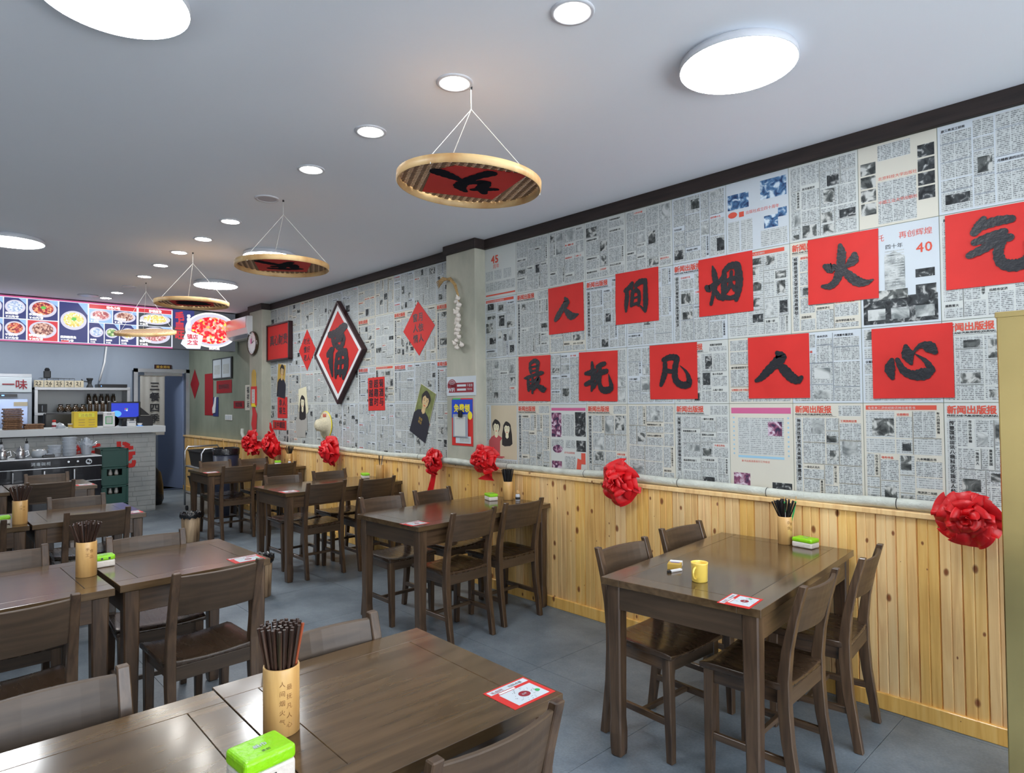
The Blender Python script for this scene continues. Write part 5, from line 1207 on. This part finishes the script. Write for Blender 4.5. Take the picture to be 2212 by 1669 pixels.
t = thing('sauce_bottle', 'white sauce bottle with a red cap on the counter', 'bottle', (10.2, 1.41, CT)); mb('white_plastic').lathe([(.022, 0), (.024, .005), (.024, .07), (.014, .085)], 16).obj('body', t, smooth=True); mb('red_paper').lathe([(.02, .085), (.02, .108), (.015, .112)], 16).obj('cap', t); mb('maroon').lathe([(.0245, .02), (.0245, .045)], 16, cap=False).obj('label_band', t)
t = thing('paper_cup', 'beige paper cup left of the yellow cabinet', 'cup', (10.19, 1.585, CT)); mb('paper_warm').lathe([(.022, 0), (.028, .06), (.026, .06), (.020, .004)], 18, cap=False).obj('wall', t, smooth=True); mb('gold_print').lathe([(.0245, .015), (.027, .045)], 18, cap=False).obj('band', t)
t = thing('crumpled_bag', 'crumpled bluish plastic bag next to the red-capped bottle', 'bag', (10.22, 1.48, CT)); b = mb('clear_plastic'); rr = random.Random(2)
b.lathe([(.05, 0), (.06, .03), (.035, .06), (.01, .065)], 12); b.v = [(v[0]*rr.uniform(.75, 1.2), v[1]*rr.uniform(.75, 1.2), max(0, v[2]*rr.uniform(.7, 1.2))) for v in b.v]; b.obj('bag_body', t)
t = thing('desk_chair_back', 'dark office chair back standing behind the counter', 'chair', (11.2, 1.62, 0)); mb('black_plastic').box(-.03, -.20, .95, .03, .20, 1.40).obj('backrest', t, .03, 3); mb('black_plastic').box(-.25, -.2, .5, .22, .2, .56).obj('seat', t, .02, 2); mb('steel').tube([(0, 0, 0), (0, 0, .5)], .03, 10).obj('post', t); mb('black_plastic').tube([(.03, 0, .5), (.03, 0, 1.0)], .02, 8).obj('support', t); mb('black_plastic').box(-.25, -.03, 0, .25, .03, .03).box(-.03, -.25, 0, .03, .25, .03).obj('base', t)

# ------------------------------------------------------------------ black range in front of the counter
t = thing('cooking_range', 'long glossy black range in front of the counter', 'range', (0, 0, 0))
plain('range_black', (.010, .010, .014), .14, coat=.5)
mb('range_black').box(9.45, -1.80, .06, 10.02, .5, .86).obj('body', t, .006); mb('steel_brushed').box(9.42, -1.80, .86, 10.03, .5, .872).obj('top_plate', t, .002)
mb('range_black').box(9.425, -1.80, .755, 9.452, .5, .858).obj('control_panel', t, .002)
for z_ in (.745, .565): mb('steel').box(9.432, -1.80, z_, 9.45, .5, z_+.008).obj('edge_strip', t)
for y_ in (.90, 1.20, 1.50):
    dd = mb('range_black').box(9.438, -y_-.29, .575, 9.451, -y_, .742).obj('door', t, .002); mb('steel').box(9.424, -y_-.02, .60, 9.438, -y_-.006, .72).obj('handle', dd, .002)
for y_ in (1.45, 1.545): mb('steel').lathe([(.010, 0), (.012, .012)], 12, M=Matrix.Translation((9.425, -y_, .815)) @ Matrix.Rotation(-PI/2, 4, 'Y')).obj('knob', t)
o = mb('paper_cool').text('消毒碗柜', .045, 0, 0, 0, gap=1.1, thick=.01).obj('panel_text', t); o.matrix_world = frame_m((9.42, 1.08, .79), (0, 1, 0), (0, 0, 1))
o = mb('paper_cool').ell(0, 0, .034, .034, 0, 24).use('range_black').ell(-.008, .004, .012, .016, .001).ell(.014, -.006, .009, .012, .001).obj('round_badge', t); o.matrix_world = frame_m((9.418, 1.66, .805), (0, 1, 0), (0, 0, 1))
for b_ in (-.3, .4, 1.7): mb('black_plastic').box(9.5, -b_-.03, 0, 9.56, -b_+.03, .06).obj('foot', t)
RT = .873
def kettle(y, lab):
    t = thing('kettle', lab, 'kettle', (9.62, y, RT), 0, 'steel kettles on the range')
    mb('steel').lathe([(.045, 0), (.052, .01), (.048, .075), (.036, .105), (.02, .118)], 20).obj('body', t, smooth=True); mb('steel').lathe([(.03, .11), (.03, .122), (.008, .128), (.01, .145), (.001, .147)], 16, cap=False).obj('lid', t, smooth=True)
    mb('steel').tube([(0, -.045, .08), (0, -.075, .095), (0, -.085, .04), (0, -.05, .02)], .005, 6).obj('handle', t)
    mb('steel').tube([(0, .045, .06), (0, .07, .09), (0, .08, .105)], [.010, .007, .005], 8).obj('spout', t)
kettle(.83, 'steel kettle at the left edge on the black range'); kettle(1.0, 'steel kettle on the black range left of the tall white bottle')
def pump(y, lab):
    t = thing('sauce_dispenser', lab, 'bottle', (9.75, y, RT), 0, 'tall sauce dispensers on the range'); mb('clear_plastic').lathe([(.024, 0), (.026, .01), (.026, .15), (.012, .175)], 16).obj('body', t, smooth=True); mb('black_plastic').lathe([(.014, .172), (.014, .20), (.005, .203), (.005, .235)], 12).obj('pump_head', t); mb('black_plastic').tube([(0, 0, .23), (-.03, 0, .232)], .004, 6).obj('nozzle', t)
pump(.83, 'tall white dispenser at the left edge on the range'); pump(1.075, 'tall white dispenser right of the steel kettles')
t = thing('plastic_bag_of_cutlery', 'clear bag of pale cutlery beside the dispensers', 'bag', (9.66, 1.19, RT)); b = mb('garlic_white'); rr = random.Random(8)
for k in range(14): b.tube([(rr.uniform(-.05, .05), rr.uniform(-.07, .07), .02+.005*k), (rr.uniform(-.05, .05), rr.uniform(-.07, .07), .03+.005*k)], .008, 5)
b.obj('cutlery', t); mb('clear_plastic').lathe([(.07, 0), (.085, .03), (.07, .08), (.02, .10)], 16).obj('film', t, smooth=True)
t = thing('black_tray', 'small black tray with packets on the range', 'tray', (9.60, 1.27, RT)); mb('black_plastic').box(-.06, -.06, 0, .06, .06, .03).obj('tray_body', t, .004); mb('grey_plastic').box(-.04, -.04, .03, .04, .03, .045).obj('packet', t, .003)
def tubs(y, n, r, lab):
    for k in range(n):
        t = mb('clear_plastic').lathe([(r*.86, 0), (r, .04), (r*1.04, .042), (r*1.04, .048), (r*.9, .048)], 24).obj('takeaway_tub'); t.location = S((9.68, y, RT+.0455*k)); tag(t, lab.replace('clear', ['lowest clear', 'second lowest clear', 'third lowest clear', 'fourth lowest clear', 'fifth lowest clear'][k]), 'tub', 'takeaway tubs on the range')
tubs(1.345, 3, .072, 'clear round takeaway tub in the low stack on the range'); tubs(1.500, 5, .078, 'clear round takeaway tub in the high stack on the range')
t = thing('plastic_bag_bundle', 'bundle of shredded white plastic bags with a yellow print', 'bag', (9.75, 1.69, RT)); b = mb('clear_plastic'); rr = random.Random(12)
for k in range(90):
    a, e = rr.random()*6.28, rr.uniform(.1, 1.5); r0 = rr.uniform(.03, .06); r1 = rr.uniform(.09, .14); zc = .10
    p0 = Vector((math.cos(a)*r0, math.sin(a)*r0, zc)); p1 = Vector((math.cos(a)*r1*math.cos(e)*.8, math.sin(a)*r1*math.cos(e), zc+r1*math.sin(e)*.9)); s_ = Vector((-math.sin(a), math.cos(a), rr.uniform(-1, 1)))*.012
    b.add([p0-s_, p0+s_, p1+s_*.6, p1-s_*.6], [(0, 1, 2, 3)])
b.obj('shreds', t); mb('clear_plastic').lathe([(.05, 0), (.06, .06), (.07, .12), (.03, .16)], 16).obj('bundle_core', t)
o = mb('poster_yellow').poly([(-.05, .02), (-.03, -.01), (0, -.02), (.03, -.01), (.05, .02)], 0).obj('yellow_print', t); o.matrix_world = frame_m((9.62, 1.665, 1.085), (0, 1, 0), (0, 0, 1))

# ------------------------------------------------------------------ crates
for k in range(4):
    t = thing('beer_crate', ['green crate at the bottom, hidden behind the table', 'green crate third from the top with two bottles showing', 'green crate second from the top with two bottles showing', 'topmost green crate with an orange emblem'][k], 'crate', (9.72, 1.958, .236*k), 0, 'stacked green bottle crates')
    b = mb('crate_green'); w_, d_ = .145, .20; Hc = .232
    b.box(-d_, -w_, 0, d_, w_, .015); b.box(-d_, -w_, 0, d_, -w_+.012, Hc).box(-d_, w_-.012, 0, d_, w_, Hc).box(d_-.012, -w_, 0, d_, w_, Hc)
    if k in (0, 3): b.box(-d_, -w_, 0, -d_+.012, w_, Hc)
    else: b.box(-d_, -w_, 0, -d_+.012, w_, .125).box(-d_, -w_, .205, -d_+.012, w_, Hc).box(-d_, -w_, .12, -d_+.012, -.085, .21).box(-d_, .085, .12, -d_+.012, w_, .21)
    b.box(-d_-.006, -w_-.006, Hc-.022, -d_, w_+.006, Hc).box(-d_-.006, -w_-.006, 0, -d_, w_+.006, .018)
    for s in (-1, 1): b.box(-d_-.006, s*w_-.012, 0, -d_, s*w_+.012, Hc)
    b.obj('shell', t, .002)
    if k == 3:
        o = mb('orange_print').poly([(-.07, .0), (-.05, .03), (.0, .035), (.045, .03), (.05, .0), (.0, -.01), (-.03, -.03), (-.06, -.025)], 0).use('ink_red').poly([(-.065, .005), (-.04, .028), (-.03, .01), (-.045, -.01)], .0006).use('dark_matte').ell(.045, .012, .022, .02, .0006).obj('emblem', t); o.matrix_world = frame_m((9.72-.2085, 1.955, .236*3+.155), (0, 1, 0), (0, 0, 1))
    if k in (1, 2):
        for q, s in enumerate((-.032, .036)):
            o = thing('beer_bottle', ('left' if q == 0 else 'right')+' silver-capped bottle in the '+('lower' if k == 1 else 'upper')+' open crate', 'bottle', (9.60, 1.958+s, .236*k+.016), 0, 'bottles in the green crates')
            mb('glass_dark').lathe([(.028, 0), (.03, .01), (.03, .09), (.016, .13), (.013, .18)], 14).obj('glass', o, smooth=True); mb('bottle_cap').lathe([(.024, .112), (.024, .135), (.016, .165), (.015, .185)], 14).obj('foil', o, smooth=True)

# ------------------------------------------------------------------ back of the kitchen
t = thing('steel_shelf', 'steel shelf unit with a foil-lined back behind the counter', 'shelf', (0, 0, 0))
for y_ in (1.40, 2.62): mb('steel_brushed').box(11.90, -y_-.045, 0, 12.27, -y_+.0, 1.79).obj('upright', t, .003)
for z_ in (1.74, 1.355, .9): mb('steel_brushed').box(11.89, -2.66, z_, 12.27, -1.40, z_+.04).obj('shelf_board', t, .003)
mb('slab_white').box(12.255, -2.62, 1.395, 12.262, -1.44, 1.74).obj('foil_back', t)
t = thing('fridge', 'pale glass-front fridge with a lettered header at the left edge', 'fridge', (0, 0, 0))
mb('grey_plastic').box(11.75, -1.355, 0, 12.28, -.3, 1.70).obj('body', t, .01); mb('paper_cool').box(11.74, -1.35, 1.70, 12.28, -.3, 1.92).obj('header', t, .004)
o = mb('maroon').text('一味', .15, 0, 0, 0, thick=.01).obj('header_text', t); o.matrix_world = frame_m((11.735, 1.0, 1.76), (0, 1, 0), (0, 0, 1))
gd = mb('glass_frost').box(11.738, -1.30, .55, 11.75, -.35, 1.60).obj('glass_door', t); mb('black_plastic').box(11.735, -1.18, 1.635, 11.75, -.8, 1.675).obj('control_strip', t); mb('led_blue').box(11.732, -1.03, 1.648, 11.736, -1.00, 1.662).obj('indicator_light', t); mb('beige_print').box(11.73, -1.30, 1.50, 11.738, -1.14, 1.56).obj('door_label', gd)
for k, nm in enumerate(('22', '26', '25', '24', '21')):
    o = mb('beige_print').box(-.06, 0, -.012, .06, .105, 0).obj('number_sign', bevel=.001); facing(o, 11.93, 1.455+.128*k, 1.782); tag(o, 'wooden table number sign reading '+nm, 'number sign', 'table number signs on the shelf'); mb('dark_matte').text(nm, .075, -.042, .035, .001, thick=.01).text('号桌', .022, -.02, .01, .001).obj('printed_number', o)
t = thing('router_box', 'flat black recorder box on top of the shelf', 'box', (12.05, 2.42, 1.782)); mb('black_plastic').box(-.12, -.21, 0, .12, .20, .055).obj('body', t, .004); mb('led_blue').box(-.124, .15, .02, -.12, .16, .03).obj('status_light', t)
t = thing('coffee_grinder', 'dark figurine-like grinder beside the number signs', 'grinder', (12.0, 2.12, 1.782)); mb('dark_matte').lathe([(.05, 0), (.04, .03), (.025, .06), (.03, .10), (.045, .13), (.045, .15)], 12).obj('body', t); mb('dark_matte').tube([(0, .02, .09), (0, .09, .10), (0, .11, .13)], .008, 6).obj('crank', t)
t = thing('black_camera', 'black camera-like object on a stand above the number signs', 'camera', (12.1, 1.58, 1.87)); mb('black_plastic').box(-.04, -.045, .06, .04, .045, .17).obj('head', t, .01, 2); mb('black_plastic').lathe([(.032, .165), (.036, .19), (.02, .215)], 12).obj('lens', t); mb('black_plastic').tube([(0, 0, -.085), (0, 0, .07)], .008, 8).obj('stand', t)
for k in range(4):
    t = thing('black_jar', '%s squat black jar on the foil-lined shelf' % ['leftmost', 'second', 'third', 'rightmost'][k], 'jar', (12.0, 1.74+.098*k, 1.396), 0, 'squat black jars'); mb('glass_dark').lathe([(.035, 0), (.05, .03), (.045, .07), (.022, .09), (.03, .115)], 16).obj('body', t, smooth=True); mb('black_plastic').lathe([(.031, .113), (.033, .125)], 16).obj('lid', t)
for r_ in range(2):
    for k in range(5):
        t = thing('spice_bottle', 'dark bottle with a pale lid, %s row, %s from the left' % (('lower', 'upper')[r_], ['first', 'second', 'third', 'fourth', 'fifth'][k]), 'bottle', (11.95+.12*r_, 2.12+.085*k, 1.396+(0.12 if r_ else 0)), 0, 'dark bottles on the steel shelf')
        mb('glass_dark').lathe([(.028, 0), (.03, .005), (.03, .12), (.018, .15)], 12).obj('body', t, smooth=True); mb('bottle_cap' if r_ == 0 else 'black_plastic').lathe([(.02, .148), (.02, .17)], 12).obj('lid', t)
mb('steel_brushed').box(12.03, -2.56, 1.395, 12.16, -2.09, 1.515).obj('step_shelf', bpy.data.objects['steel_shelf'])
t = thing('socket_box', 'small black perforated box at the left end of the shelf', 'box', (11.96, 1.50, 1.396)); mb('dark_matte').box(-.04, -.06, 0, .04, .06, .13).obj('body', t, .003); mb('grey_plastic').box(-.043, -.004, .02, -.04, .004, .11).obj('seam', t)
o = mb('white_plastic').tube([(12.25, -2.41, 2.84), (12.25, -2.40, 2.5), (12.25, -2.37, 2.2), (12.25, -2.30, 1.90)], .014, 8).obj('conduit', smooth=True); tag(o, 'thin white conduit running down the grey kitchen wall', 'pipe')
o = mb('steel_brushed').box(11.85, -1.36, 1.96, 12.26, -.3, 1.975).box(11.85, -1.36, 1.93, 11.865, -.3, 1.96).obj('fridge_top_rack'); tag(o, 'thin metal rack on top of the fridge', 'rack')
t = thing('wire_basket', 'low clear wire basket behind the number signs', 'basket', (12.1, 1.70, 1.782)); b = mb('steel')
for q in range(7): b.tube([(-.1, -.22+.07*q, .0), (-.1, -.22+.07*q, .14)], .003, 4)
for z_ in (.07, .14): b.tube([(-.1, -.22, z_), (-.1, .22, z_), (.1, .22, z_), (.1, -.22, z_), (-.1, -.22, z_)], .003, 4)
b.obj('wires', t)

bpy.data.objects.remove(_to)
